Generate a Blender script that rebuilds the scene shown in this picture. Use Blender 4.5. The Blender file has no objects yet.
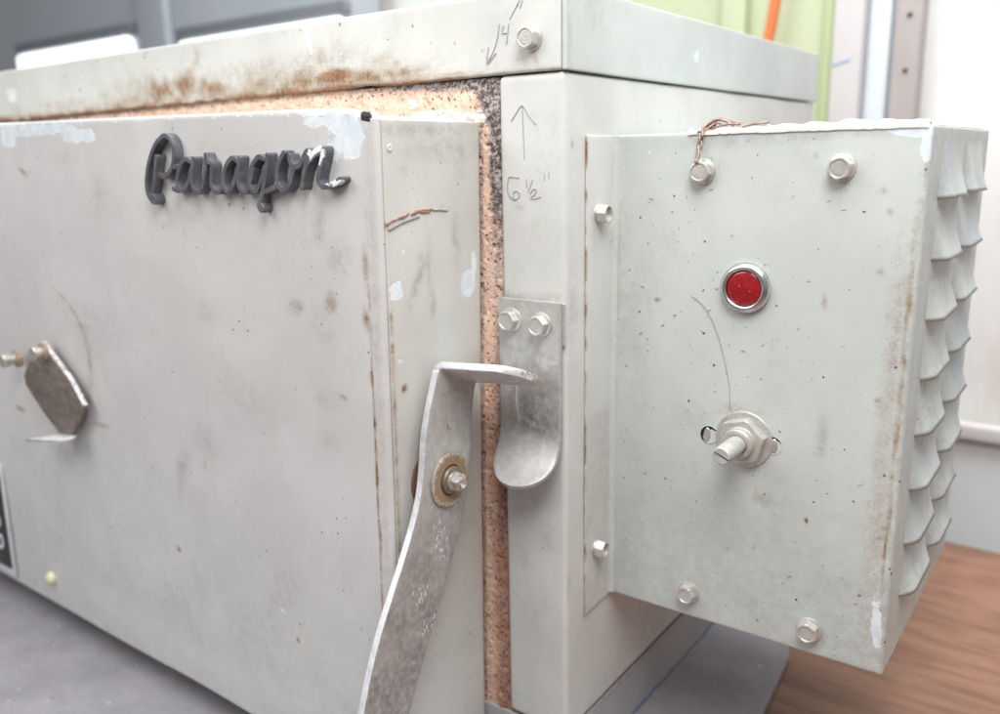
import bpy, bmesh, math, random
import numpy as np
from mathutils import Vector, Matrix, Euler
random.seed(7); S = 0.001          # every number below is in millimetres
scn = bpy.context.scene; COL = scn.collection
world = bpy.data.worlds.new("World"); scn.world = world; world.use_nodes = True

# ------------------------------------------------------------------ noise
_rng = np.random.RandomState(3); _T = _rng.rand(64, 64, 64)
def vnoise(P, s):
    q = np.asarray(P, float) / s; i = np.floor(q).astype(int); f = q - i; f = f*f*(3-2*f); i &= 63; j = (i+1) & 63
    r = 0
    for a in (0, 1):
        for b in (0, 1):
            for c in (0, 1):
                w = (f[:,0] if a else 1-f[:,0])*(f[:,1] if b else 1-f[:,1])*(f[:,2] if c else 1-f[:,2])
                r = r + w*_T[(j if a else i)[:,0], (j if b else i)[:,1], (j if c else i)[:,2]]
    return r*2-1
def fbm(P, s, n=3):
    return sum(vnoise(np.asarray(P)+17.3*k, s/2**k)/2**k for k in range(n))/1.75

# ------------------------------------------------------------------ materials
MATS = {}
def _g(nt, t, **kw):
    n = nt.nodes.new(t)
    for k, v in kw.items(): setattr(n, k, v)
    return n
class NT:
    def __init__(s, name):
        s.m = bpy.data.materials.new(name); s.m.use_nodes = True; s.nt = s.m.node_tree; s.nt.nodes.clear()
        s.out = s.nt.nodes.new('ShaderNodeOutputMaterial'); s.b = s.nt.nodes.new('ShaderNodeBsdfPrincipled')
        s.nt.links.new(s.b.outputs[0], s.out.inputs[0]); MATS[name] = s.m
        tc = s.nt.nodes.new('ShaderNodeTexCoord'); mp = s.nt.nodes.new('ShaderNodeMapping'); mp.inputs['Scale'].default_value = (1000,)*3
        s.nt.links.new(tc.outputs['Object'], mp.inputs['Vector']); s.co = mp.outputs[0]
    def put(s, sock, v):
        if isinstance(v, bpy.types.NodeSocket): s.nt.links.new(v, sock)
        elif v is not None:
            try: sock.default_value = v
            except Exception: sock.default_value = tuple(v)+(1,)
    def math(s, op, a, b=None, c=None, clamp=False):
        n = _g(s.nt, 'ShaderNodeMath', operation=op, use_clamp=clamp)
        s.put(n.inputs[0], a); s.put(n.inputs[1], b)
        if c is not None: s.put(n.inputs[2], c)
        return n.outputs[0]
    def noise(s, scale, detail=4, rough=.55, vec=None, sc=None):
        v = vec or s.co
        if sc:
            m = s.nt.nodes.new('ShaderNodeMapping'); m.inputs['Scale'].default_value = sc; s.nt.links.new(v, m.inputs[0]); v = m.outputs[0]
        n = s.nt.nodes.new('ShaderNodeTexNoise'); n.inputs['Scale'].default_value = 1/scale; n.inputs['Detail'].default_value = detail; n.inputs['Roughness'].default_value = rough
        s.nt.links.new(v, n.inputs['Vector']); return n.outputs['Fac']
    def vor(s, scale, vec=None, rnd=1, out='Distance', feature='F1'):
        n = s.nt.nodes.new('ShaderNodeTexVoronoi'); n.feature = feature; n.inputs['Scale'].default_value = 1/scale; n.inputs['Randomness'].default_value = rnd
        s.nt.links.new(vec or s.co, n.inputs['Vector']); s.vlast = n; return n.outputs[out]
    def ramp(s, v, a, b, lo=0., hi=1.):
        n = _g(s.nt, 'ShaderNodeMapRange', interpolation_type='SMOOTHSTEP'); s.put(n.inputs[0], v)
        n.inputs[1].default_value = a; n.inputs[2].default_value = b; n.inputs[3].default_value = lo; n.inputs[4].default_value = hi; return n.outputs[0]
    def mix(s, f, a, b, mode='MIX'):
        n = _g(s.nt, 'ShaderNodeMix', data_type='RGBA', blend_type=mode); s.put(n.inputs[0], f); s.put(n.inputs[6], a); s.put(n.inputs[7], b); return n.outputs[2]
    def attr(s, name):
        n = _g(s.nt, 'ShaderNodeAttribute', attribute_name=name); return n.outputs['Fac']
    def bump(s, h, dist, strength=1., prev=None):
        n = s.nt.nodes.new('ShaderNodeBump'); n.inputs['Distance'].default_value = dist*S; n.inputs['Strength'].default_value = strength
        s.nt.links.new(h, n.inputs['Height'])
        if prev is not None: s.nt.links.new(prev, n.inputs['Normal'])
        return n.outputs[0]
    def fin(s, col=None, rough=None, metal=None, nrm=None, **kw):
        for k, v in (('Base Color', col), ('Roughness', rough), ('Metallic', metal), ('Normal', nrm)):
            if v is not None: s.put(s.b.inputs[k], v)
        for k, v in kw.items(): s.put(s.b.inputs[k.replace('_', ' ')], v)
        return s.m

def paint(name, c0, c1, speck=1.0, rough=.42, grime=.5):
    n = NT(name)
    col = n.mix(n.ramp(n.noise(55, 4, .6), .35, .68), c0, c1)
    # faint rubbed smudges
    sm = n.math('MULTIPLY', n.ramp(n.noise(34, 5, .65, sc=(1, 1, .7)), .53, .74), n.ramp(n.noise(3.2, 4, .7), .35, .68))
    col = n.mix(n.math('MULTIPLY', sm, .30*grime), col, (.24, .225, .20, 1))
    sm2 = n.math('MULTIPLY', n.ramp(n.noise(1.3, 3, .7), .56, .78), n.ramp(n.noise(18, 3), .45, .62))
    col = n.mix(n.math('MULTIPLY', sm2, .22*grime), col, (.20, .185, .17, 1))
    # fine short scratches
    for k, sc in enumerate(((1, 1, .08), (.09, 1, 1))):
        scn_ = n.math('MULTIPLY', n.ramp(n.noise(.9, 2, .5, sc=sc), .70, .76), n.ramp(n.noise(24+k*9, 2), .52, .62))
        col = n.mix(n.math('MULTIPLY', scn_, .35*grime), col, (.85, .85, .83, 1) if k else (.25, .23, .21, 1))
    # specks
    for scale, thr, sel, c, st in ((5.2, .13, .70, (.10, .075, .06, 1), .85), (2.4, .15, .80, (.20, .17, .15, 1), .7), (9.5, .085, .55, (.07, .06, .06, 1), .9), (13, .06, .72, (.30, .10, .045, 1), .8)):
        wv = n.nt.nodes.new('ShaderNodeVectorMath'); wv.operation = 'MULTIPLY_ADD'
        nz = n.nt.nodes.new('ShaderNodeTexNoise'); nz.inputs['Scale'].default_value = 1.1; n.nt.links.new(n.co, nz.inputs['Vector'])
        n.nt.links.new(nz.outputs['Color'], wv.inputs[0]); wv.inputs[1].default_value = (1.2,)*3; n.nt.links.new(n.co, wv.inputs[2])
        d = n.vor(scale, vec=wv.outputs[0]); sp = n.nt.nodes.new('ShaderNodeSeparateColor'); n.nt.links.new(n.vlast.outputs['Color'], sp.inputs[0])
        k1 = n.ramp(sp.outputs[0], sel, sel+.02); size = n.math('MULTIPLY', sp.outputs[1], thr)
        dd = n.math('SUBTRACT', d, size); k2 = n.ramp(dd, -.02, .025, 1, 0)
        reg = n.ramp(n.noise(40, 2), .36, .56)
        f = n.math('MULTIPLY', n.math('MULTIPLY', k1, k2), n.math('MULTIPLY', reg, st*speck))
        col = n.mix(f, col, c)
    fine = n.noise(1.1, 5, .7); mid = n.noise(4.5, 4, .65)
    # painted masks: dirt, rust, pale chips and top-edge highlight
    dirt = n.math('MULTIPLY', n.attr('dirt'), n.ramp(n.math('ADD', n.math('MULTIPLY', mid, .6), n.math('MULTIPLY', fine, .4)), .33, .62))
    col = n.mix(n.math('MULTIPLY', dirt, .62, clamp=True), col, (.15, .135, .125, 1))
    ra = n.attr('rust'); rv = n.math('ADD', ra, n.math('MULTIPLY', n.math('SUBTRACT', n.math('ADD', n.math('MULTIPLY', mid, .45), n.math('MULTIPLY', fine, .55)), .5), 1.5))
    stain = n.math('MULTIPLY', n.ramp(rv, .02, .95), n.ramp(ra, 0, .12)); col = n.mix(n.math('MULTIPLY', stain, .82), col, (.27, .165, .075, 1))
    deep = n.math('MULTIPLY', n.ramp(rv, .62, 1.05), n.ramp(ra, .1, .3))
    rc = n.mix(n.ramp(n.noise(2.2, 3), .4, .6), (.34, .135, .05, 1), (.13, .07, .045, 1)); rc = n.mix(n.attr('black'), rc, (.02, .016, .014, 1))
    col = n.mix(n.math('MULTIPLY', deep, .85), col, rc)
    pa = n.attr('pale'); pv = n.math('ADD', pa, n.math('MULTIPLY', n.math('SUBTRACT', n.noise(3.5, 5, .65), .5), 1.6))
    pf = n.math('MULTIPLY', n.math('MULTIPLY', n.ramp(pv, .46, .66), n.ramp(pa, .02, .1)), n.ramp(n.noise(7, 5, .7, sc=(1, 1, .5)), .25, .55, .45, .95)); col = n.mix(pf, col, n.mix(n.ramp(n.noise(6, 3), .4, .6), (.64, .72, .78, 1), (.76, .80, .83, 1)))
    col = n.mix(n.attr('blue'), col, (.06, .16, .33, 1)); col = n.mix(n.ramp(n.attr('black'), .5, .6), col, (.012, .01, .01, 1))
    rg = n.math('ADD', n.math('MULTIPLY', n.noise(9, 4), .22), rough-.1); rg = n.math('ADD', rg, n.math('MULTIPLY', deep, .3), clamp=True)
    b = n.bump(n.noise(22, 3, .5), 1.0, .22)
    b = n.bump(n.noise(.55, 3, .6), .06, .45, b)
    b = n.bump(n.math('SUBTRACT', n.math('MULTIPLY', pf, -1), n.math('MULTIPLY', deep, n.math('ADD', fine, .4))), .12, .9, b)
    return n.fin(col, rg, 0, b, Specular_IOR_Level=.4)

paint('grey_paint', (.53, .53, .495, 1), (.59, .585, .55, 1), speck=1.2, grime=.8)
paint('cool_grey_paint', (.50, .535, .515, 1), (.555, .59, .57, 1), speck=2.2, grime=.8)
paint('pale_paint', (.57, .575, .55, 1), (.63, .635, .61, 1), speck=.9, grime=.75)
paint('door_paint', (.56, .555, .545, 1), (.61, .605, .595, 1), speck=2.0, grime=.85)

paint('shaded_skirt_paint', (.36, .355, .365, 1), (.42, .41, .42, 1), speck=1.2, grime=.9)  # darker, cooler than the case: the skirt's shadow put into the colour
def metal(name, c0, c1, rough=.35, brush=None, metalness=.85, rust=0., bumpd=.05, grit=.3):
    n = NT(name)
    oi = n.nt.nodes.new('ShaderNodeObjectInfo'); ad = n.nt.nodes.new('ShaderNodeVectorMath'); ad.operation = 'ADD'
    sc = n.nt.nodes.new('ShaderNodeMath'); sc.operation = 'MULTIPLY'; sc.inputs[1].default_value = 500; n.nt.links.new(oi.outputs['Random'], sc.inputs[0])
    n.nt.links.new(n.co, ad.inputs[0]); n.nt.links.new(sc.outputs[0], ad.inputs[1]); n.co = ad.outputs[0]
    col = n.mix(n.ramp(n.noise(5, 5, .7), .35, .65), c0, c1)
    gr = n.ramp(n.noise(1.6, 5, .75), .52, .75); col = n.mix(n.math('MULTIPLY', gr, grit), col, tuple(x*.42 for x in c0[:3])+(1,))
    fl = n.ramp(n.vor(1.7), .05, .14, 1, 0); fl = n.math('MULTIPLY', fl, n.ramp(n.noise(6, 2), .5, .6)); col = n.mix(n.math('MULTIPLY', fl, .6), col, (.75, .74, .70, 1))
    col = n.mix(n.math('MULTIPLY', n.math('MULTIPLY', n.attr('dirt'), n.ramp(n.noise(3, 4, .55), .15, .70)), .60, clamp=True), col, (.10, .092, .086, 1))
    ra = n.math('ADD', n.attr('rust'), rust); rf = n.ramp(n.math('ADD', ra, n.math('MULTIPLY', n.math('SUBTRACT', n.noise(1.8, 5, .7), .5), 1.8)), .45, .75)
    rf = n.math('MULTIPLY', rf, n.ramp(ra, 0, .05)); col = n.mix(n.math('MULTIPLY', rf, .9), col, n.mix(n.noise(1, 3), (.36, .23, .11, 1), (.22, .12, .065, 1)))
    rg = n.math('ADD', n.math('MULTIPLY', n.noise(3, 5), .35), rough-.15)
    b = n.bump(n.noise(.7, 4, .6), bumpd, .8); b = n.bump(n.noise(7, 3), .35, .5, b)
    if brush: b = n.bump(n.noise(.6, 3, .6, sc=brush), .05, .6, b)
    return n.fin(col, n.math('ADD', rg, n.math('MULTIPLY', rf, .3), clamp=True), n.math('MULTIPLY', n.math('SUBTRACT', 1., rf), metalness), b)
metal('worn_steel', (.46, .45, .43, 1), (.62, .61, .59, 1), .52, brush=(1, 1, .1), metalness=.45)
metal('latch_steel', (.52, .51, .495, 1), (.61, .60, .585, 1), .44, brush=(1, 1, .12), metalness=.45, grit=.14)
metal('edge_steel', (.66, .69, .72, 1), (.82, .83, .84, 1), .42, brush=(1, 1, .1), metalness=.35)
metal('painted_bolt', (.50, .485, .45, 1), (.60, .58, .545, 1), .36, metalness=.45)
metal('zinc_bolt', (.56, .54, .49, 1), (.72, .70, .66, 1), .36, metalness=.75)
metal('chrome', (.60, .61, .62, 1), (.80, .80, .80, 1), .22, metalness=1., bumpd=.02)
metal('dark_steel', (.21, .175, .15, 1), (.33, .28, .24, 1), .42, metalness=.55, grit=.15)
metal('rusty_washer', (.52, .50, .46, 1), (.66, .63, .57, 1), .45, metalness=.6, rust=.52)
metal('brown_washer', (.14, .075, .05, 1), (.22, .12, .085, 1), .7, metalness=.2)
metal('copper_wire', (.20, .13, .10, 1), (.40, .29, .24, 1), .5, metalness=.5)
metal('emblem_enamel', (.085, .088, .10, 1), (.115, .118, .13, 1), .38, metalness=.15)
MATS['emblem_enamel']
def emblem_mat():
    n = NT('emblem_paint')
    col = n.mix(n.ramp(n.noise(4, 4), .4, .65), (.085, .088, .10, 1), (.125, .128, .142, 1))
    pa = n.attr('pale'); pf = n.ramp(n.math('ADD', pa, n.math('MULTIPLY', n.math('SUBTRACT', n.noise(2.2, 5, .7), .5), 1.5)), .5, .6)
    col = n.mix(n.math('MULTIPLY', pf, n.ramp(pa, .02, .1)), col, (.80, .83, .85, 1))
    return n.fin(col, .36, 0, n.bump(n.noise(1.2, 3), .08, .6))
emblem_mat()
def brick_mat():
    n = NT('firebrick')
    col = n.mix(n.ramp(n.noise(7, 5, .7), .35, .65), (.79, .50, .37, 1), (.85, .65, .53, 1))
    col = n.mix(n.ramp(n.noise(.8, 4, .7), .50, .72, 0, .55), col, (.86, .73, .64, 1))
    st = n.attr('soot_shade'); nz = n.math('ADD', n.math('MULTIPLY', n.noise(3, 5, .7), .55), n.math('MULTIPLY', n.noise(.7, 4, .7), .45))
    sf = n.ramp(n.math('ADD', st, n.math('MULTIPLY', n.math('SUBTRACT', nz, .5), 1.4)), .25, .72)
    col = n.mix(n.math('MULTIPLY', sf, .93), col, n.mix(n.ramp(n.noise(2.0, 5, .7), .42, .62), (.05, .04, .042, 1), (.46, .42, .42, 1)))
    br = n.attr('brown'); col = n.mix(n.math('MULTIPLY', br, n.ramp(n.noise(4, 5, .7), .2, .55)), col, n.mix(n.noise(2, 4), (.22, .105, .07, 1), (.50, .27, .18, 1)))
    pv = n.ramp(n.vor(2.1), .16, .30, 1, 0); pv = n.math('MULTIPLY', pv, n.ramp(n.noise(3, 2), .42, .55)); col = n.mix(n.math('MULTIPLY', pv, .9), col, (.10, .055, .04, 1))
    p2 = n.ramp(n.vor(.9), .12, .28, 1, 0); p2 = n.math('MULTIPLY', p2, n.ramp(n.noise(2, 2), .48, .56)); col = n.mix(n.math('MULTIPLY', p2, .8), col, (.14, .08, .06, 1))
    wf = n.ramp(n.math('ADD', n.attr('pale'), n.math('MULTIPLY', n.math('SUBTRACT', nz, .5), 1.2)), .45, .6); col = n.mix(n.math('MULTIPLY', wf, n.ramp(n.attr('pale'), .02, .1)), col, (.86, .80, .74, 1))
    b = n.bump(n.math('SUBTRACT', nz, n.math('ADD', pv, p2)), .7, .9)
    return n.fin(col, .9, 0, b, Specular_IOR_Level=.2)
brick_mat()
def simple(name, col, rough=.5, metal=0, emit=None, **kw):
    n = NT(name); n.fin(n.mix(n.ramp(n.noise(6, 4), .3, .7), tuple(c*.9 for c in col[:3])+(1,), col), rough, metal, n.bump(n.noise(1, 3), .04, .4), **kw)
    if emit: n.b.inputs['Emission Color'].default_value = col; n.b.inputs['Emission Strength'].default_value = emit
    return n.m
simple('pencil', (.40, .40, .41, 1), .7)
simple('pencil_faint', (.36, .36, .35, 1), .7)
simple('scratch_brown', (.34, .22, .15, 1), .8)
simple('scratch_grey', (.33, .33, .32, 1), .7)
simple('scratch_white', (.8, .8, .79, 1), .6)
simple('red_primer', (.36, .19, .14, 1), .75)
simple('cream_plastic', (.72, .74, .50, 1), .4)
simple('black_plate', (.022, .018, .016, 1), .3)
simple('plate_print', (.72, .72, .74, 1), .4)
simple('dark_hole', (.03, .028, .026, 1), .6)
n = NT('red_lens'); d = n.noise(2.5, 4)
n.fin(n.mix(n.ramp(n.vor(3.1), .03, .09, 1, 0), n.mix(n.ramp(d, .4, .65), (.24, .004, .010, 1), (.33, .008, .012, 1)), (.75, .42, .36, 1)), .22, 0, n.bump(n.noise(5, 3), .12, .5), Coat_Weight=.6, Coat_Roughness=.1)
n = NT('wood'); w = n.noise(14, 6, .62, sc=(.16, 1.5, 1)); f2 = n.noise(3, 4, .6, sc=(.05, 1.4, 1))
wc = n.mix(n.ramp(w, .36, .66), (.185, .088, .052, 1), (.28, .145, .09, 1)); wc = n.mix(n.ramp(f2, .52, .72, 0, .5), wc, (.17, .08, .052, 1)); wc = n.mix(n.ramp(n.noise(60, 3), .45, .7, 0, .45), wc, (.40, .20, .13, 1))
n.fin(wc, .38, 0, n.bump(w, .1, .3))
n = NT('slab_grey'); a = n.mix(n.ramp(n.noise(38, 6, .7), .3, .7), (.245, .238, .262, 1), (.315, .305, .33, 1)); a = n.mix(n.ramp(n.noise(15, 5, .7), .5, .7, 0, .5), a, (.30, .235, .22, 1)); a = n.mix(n.ramp(n.noise(4, 5, .7), .55, .7, 0, .35), a, (.13, .12, .125, 1))
a = n.mix(n.ramp(n.vor(14), .04, .10, 1, 0), a, (.45, .44, .44, 1)); n.fin(a, .62, 0, n.bump(n.noise(3, 4), .3, .5))
def wallmat(name, c, c2, s=120, rough=.6, streak=(1, 1, .3)):
    n = NT(name); return n.fin(n.mix(n.ramp(n.noise(s, 5, .65, sc=streak), .46, .72), c, c2), rough, 0, n.bump(n.noise(20, 3), 1, .3))
wallmat('white_wall', (.80, .80, .79, 1), (.66, .62, .53, 1), 70)
wallmat('lower_wall', (.74, .75, .77, 1), (.78, .79, .80, 1), 160)
wallmat('green_panel', (.53, .60, .40, 1), (.58, .64, .45, 1))
wallmat('green_shade', (.46, .55, .31, 1), (.50, .59, .35, 1))
wallmat('white_post', (.62, .60, .60, 1), (.68, .66, .66, 1))
wallmat('blue_white', (.70, .76, .80, 1), (.74, .80, .84, 1))
wallmat('taupe_post', (.42, .38, .37, 1), (.50, .46, .44, 1), 50)
wallmat('steel_blue', (.42, .455, .50, 1), (.50, .535, .58, 1), 400, .5)
wallmat('steel_dark', (.20, .215, .235, 1), (.24, .255, .275, 1), 300, .5)
simple('orange_cord', (.85, .22, .06, 1), .5)
simple('blue_mark', (.42, .48, .64, 1), .5)
simple('stain', (.77, .75, .69, 1), .8)
n = NT('lit_strip'); n.fin((.9, .93, .95, 1), .5); n.b.inputs['Emission Color'].default_value = (.93, .97, 1, 1); n.b.inputs['Emission Strength'].default_value = 1.6

# ------------------------------------------------------------------ mesh helpers
def link(o, parent=None):
    COL.objects.link(o)
    if parent is not None:
        o.parent = parent; o.matrix_parent_inverse = PINV.get(parent.name, Matrix.Identity(4))
    return o
PINV = {}
def mesh(name, V, F, mat, parent=None, attrs=None, smooth=True, loc=None, rot=None):
    me = bpy.data.meshes.new(name); V = np.asarray(V, float)
    me.from_pydata((V*S).tolist(), [], [list(map(int, f)) for f in F]); me.update()
    for m in (mat if isinstance(mat, (list, tuple)) else [mat]): me.materials.append(MATS[m])
    if smooth: me.polygons.foreach_set('use_smooth', [True]*len(me.polygons))
    for k, v in (attrs or {}).items():
        a = me.attributes.new(k, 'FLOAT', 'POINT'); a.data.foreach_set('value', np.clip(v, 0, 3).astype(np.float32))
    o = bpy.data.objects.new(name, me)
    if loc is not None: o.location = Vector(loc)*S
    if rot is not None: o.rotation_euler = rot
    return link(o, parent)
def tag(o, label=None, cat=None, group=None, kind=None):
    if label: o['label'] = label
    if cat: o['category'] = cat
    if group: o['group'] = group
    if kind: o['kind'] = kind
    return o
def thing(name, label, cat, loc):
    o = bpy.data.objects.new(name, None); COL.objects.link(o); o.location = Vector(loc)*S; o.empty_display_size = .02
    PINV[name] = Matrix.Translation(-Vector(loc)*S); return tag(o, label, cat)
def lin(a, b, st): return np.linspace(a, b, max(2, int(math.ceil((b-a)/st))+1))
def axis(lo, hi, st, r, extra=()):
    """grid lines from lo to hi, dense in the rounded edges; st may be a list of (start, step) pieces"""
    if not isinstance(st, list): st = [(lo, st)]
    pts = []; st = [(max(lo+r, a), s) for a, s in st]
    for k, (a, s) in enumerate(st):
        b = st[k+1][0] if k+1 < len(st) else hi-r
        if b > a: pts += list(lin(a, b, s))
    e = [0, .13, .35, .62]
    pts = [lo+r*t for t in e]+pts+[hi-r*t for t in e]
    return np.array(sorted(set(round(p, 4) for p in pts)))
def roundbox(lo, hi, r, steps):
    A = [axis(lo[k], hi[k], steps[k], r) for k in range(3)]; N = [len(a) for a in A]
    idx = {}; V = []; F = []
    def vid(i, j, k):
        t = (i, j, k)
        if t not in idx: idx[t] = len(V); V.append((A[0][i], A[1][j], A[2][k]))
        return idx[t]
    for ax in range(3):
        u, v = (ax+1) % 3, (ax+2) % 3
        for side in (0, 1):
            c = 0 if side == 0 else N[ax]-1
            for a in range(N[u]-1):
                for b in range(N[v]-1):
                    q = []
                    for da, db in ((0, 0), (1, 0), (1, 1), (0, 1)):
                        t = [0, 0, 0]; t[ax] = c; t[u] = a+da; t[v] = b+db; q.append(vid(*t))
                    F.append(q if side else q[::-1])
    V = np.array(V); lo = np.array(lo, float); hi = np.array(hi, float)
    Q = np.clip(V, lo+r, hi-r); D = V-Q; L = np.linalg.norm(D, axis=1); m = L > 1e-6
    V[m] = Q[m]+D[m]*(r/L[m])[:, None]
    return V, F
def join(parts):
    V = []; F = []; o = 0
    for v, f in parts: V.append(np.asarray(v, float)); F += [[i+o for i in q] for q in f]; o += len(v)
    return np.vstack(V), F
def features(P, L, u, v=2):
    """soft elliptical wear masks in millimetres on one face of the sheet"""
    out = {'dirt': np.zeros(len(P)), 'rust': np.zeros(len(P)), 'pale': np.zeros(len(P))}
    nm = {'d': 'dirt', 'r': 'rust', 'w': 'pale'}; wob = np.stack([vnoise(P, 6), vnoise(P+31, 6)], 1)
    for k, cx, cz, rx, rz, rot, s in L:
        a = math.radians(rot); dx = P[:, u]-cx+wob[:, 0]*rx*.35; dz = P[:, v]-cz+wob[:, 1]*rz*.35
        X = dx*math.cos(a)+dz*math.sin(a); Z = -dx*math.sin(a)+dz*math.cos(a)
        rx, rz = max(rx, .8), max(rz, .8); q = (X/rx)**2+(Z/rz)**2
        out[nm[k]] = np.maximum(out[nm[k]], s*np.exp(-q*.9) if k != 'w' else s*np.clip(1.25-q*.75, 0, 1))
    return out
def seg_dist(P2, poly):
    d = np.full(len(P2), 1e9)
    for a, b in zip(poly[:-1], poly[1:]):
        a = np.array(a, float); b = np.array(b, float); t = np.clip(((P2-a)@(b-a))/((b-a)@(b-a)), 0, 1); d = np.minimum(d, np.linalg.norm(P2-(a+t[:, None]*(b-a)), axis=1))
    return d
def smooth_path(P, n=6):
    P = [np.array(p, float) for p in P]
    if len(P) < 3: return [P[0]+(P[-1]-P[0])*t for t in np.linspace(0, 1, 5)]
    Q = [2*P[0]-P[1]]+P+[2*P[-1]-P[-2]]; out = []
    for i in range(1, len(Q)-2):
        for t in np.linspace(0, 1, n, endpoint=False):
            a, b, c, d = Q[i-1:i+3]; out.append(.5*((2*b)+(-a+c)*t+(2*a-5*b+4*c-d)*t*t+(-a+3*b-3*c+d)*t**3))
    return out+[P[-1]]
def ribbon(path, w, zb, zf, bev=.3, n=6):
    """flat raised stroke along a 2D path with round ends; local frame (a, b, height)"""
    P = smooth_path(path, n); T = [P[min(i+1, len(P)-1)]-P[max(i-1, 0)] for i in range(len(P))]; T = [t/np.linalg.norm(t) for t in T]
    st = [(P[0]-T[0]*w/2*math.sin(t), T[0], math.cos(t)) for t in (1.5, 1.1, .7, .35)]+[(p, t, 1) for p, t in zip(P, T)]+[(P[-1]+T[-1]*w/2*math.sin(t), T[-1], math.cos(t)) for t in (.35, .7, 1.1, 1.5)]
    V = []; F = []
    for p, t, k in st:
        nn = np.array([-t[1], t[0]]); h = w/2*max(k, .05); bb = min(bev, h*.6)
        for s, z in ((-h, zb), (-h, zf-bev), (-h+bb, zf), (h-bb, zf), (h, zf-bev), (h, zb)): q = p+nn*s; V.append((q[0], q[1], z))
    for i in range(len(st)-1):
        for k in range(5): F.append([i*6+k, i*6+k+1, (i+1)*6+k+1, (i+1)*6+k])
    F.append([0, 1, 2, 3, 4, 5][::-1]); e = (len(st)-1)*6; F.append([e+k for k in range(6)])
    return np.array(V), F
def on_front(V, y): V = np.asarray(V); return np.stack([V[:, 0], y-V[:, 2], V[:, 1]], 1)     # (x, z, height toward -Y)
def on_side(V, x): V = np.asarray(V); return np.stack([x+V[:, 2], V[:, 0], V[:, 1]], 1)      # (y, z, height toward +X)
def tube(path, r, n=8, k=6):
    P = smooth_path(path, k); V = []; F = []; up = np.array([.3, .2, 1.])
    for i, p in enumerate(P):
        t = P[min(i+1, len(P)-1)]-P[max(i-1, 0)]; t /= np.linalg.norm(t)+1e-9; a = np.cross(t, up); a /= np.linalg.norm(a)+1e-9; b = np.cross(t, a)
        for q in range(n): th = 2*math.pi*q/n; V.append(p+r*(a*math.cos(th)+b*math.sin(th)))
    for i in range(len(P)-1):
        for q in range(n): F.append([i*n+q, i*n+(q+1) % n, (i+1)*n+(q+1) % n, (i+1)*n+q])
    F.append(list(range(n))[::-1]); F.append([(len(P)-1)*n+q for q in range(n)])
    return np.array(V), F
def lathe(rings, n=48):
    """rings: (radius or function of angle, height); closed with a centre point when last radius is 0. Axis is local +Z"""
    V = []; F = []
    for r, z in rings:
        for q in range(n): th = 2*math.pi*q/n; rr = r(th) if callable(r) else r; V.append((rr*math.cos(th), rr*math.sin(th), z))
    for i in range(len(rings)-1):
        for q in range(n): F.append([i*n+q, i*n+(q+1) % n, (i+1)*n+(q+1) % n, (i+1)*n+q])
    F.append([(len(rings)-1)*n+q for q in range(n)])
    return np.array(V), F
def hexr(af, rnd=0., k=1.):
    def f(th):
        a = ((th+math.pi/6) % (math.pi/3))-math.pi/6; return k*min(af/2/math.cos(a), af/2*1.155-rnd)
    return f
def fix_normals(o):
    bm = bmesh.new(); bm.from_mesh(o.data); bmesh.ops.recalc_face_normals(bm, faces=bm.faces); bm.to_mesh(o.data); bm.free(); return o
def sharp(o, deg=35):
    o.data.set_sharp_from_angle(angle=math.radians(deg)); return o
def plate(name, outline, t, mat, parent, frame, bev=.35, attrs_fn=None, grid=0):
    """sheet cut to a 2D outline, thickness t along the frame's third axis, bevelled; frame maps (a,b,h)->xyz"""
    bm = bmesh.new(); vs = [bm.verts.new((a, b, 0)) for a, b in outline]; f = bm.faces.new(vs)
    ex = bmesh.ops.extrude_face_region(bm, geom=[f]); bmesh.ops.translate(bm, vec=(0, 0, t), verts=[v for v in ex['geom'] if isinstance(v, bmesh.types.BMVert)])
    bmesh.ops.recalc_face_normals(bm, faces=bm.faces)
    ed = [e for e in bm.edges if len(e.link_faces) == 2 and e.link_faces[0].normal.angle(e.link_faces[1].normal, 0) > 1.0 and abs(e.verts[0].co.z-e.verts[1].co.z) < 1e-6]
    bmesh.ops.bevel(bm, geom=ed, offset=bev, segments=2, affect='EDGES', profile=.5)
    V = np.array([v.co[:] for v in bm.verts]); bm.verts.index_update(); F = [[v.index for v in f.verts] for f in bm.faces]; bm.free()
    P = frame(V); o = mesh(name, P, F, mat, parent, attrs_fn(P) if attrs_fn else None); fix_normals(o); return sharp(o, 40)

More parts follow.
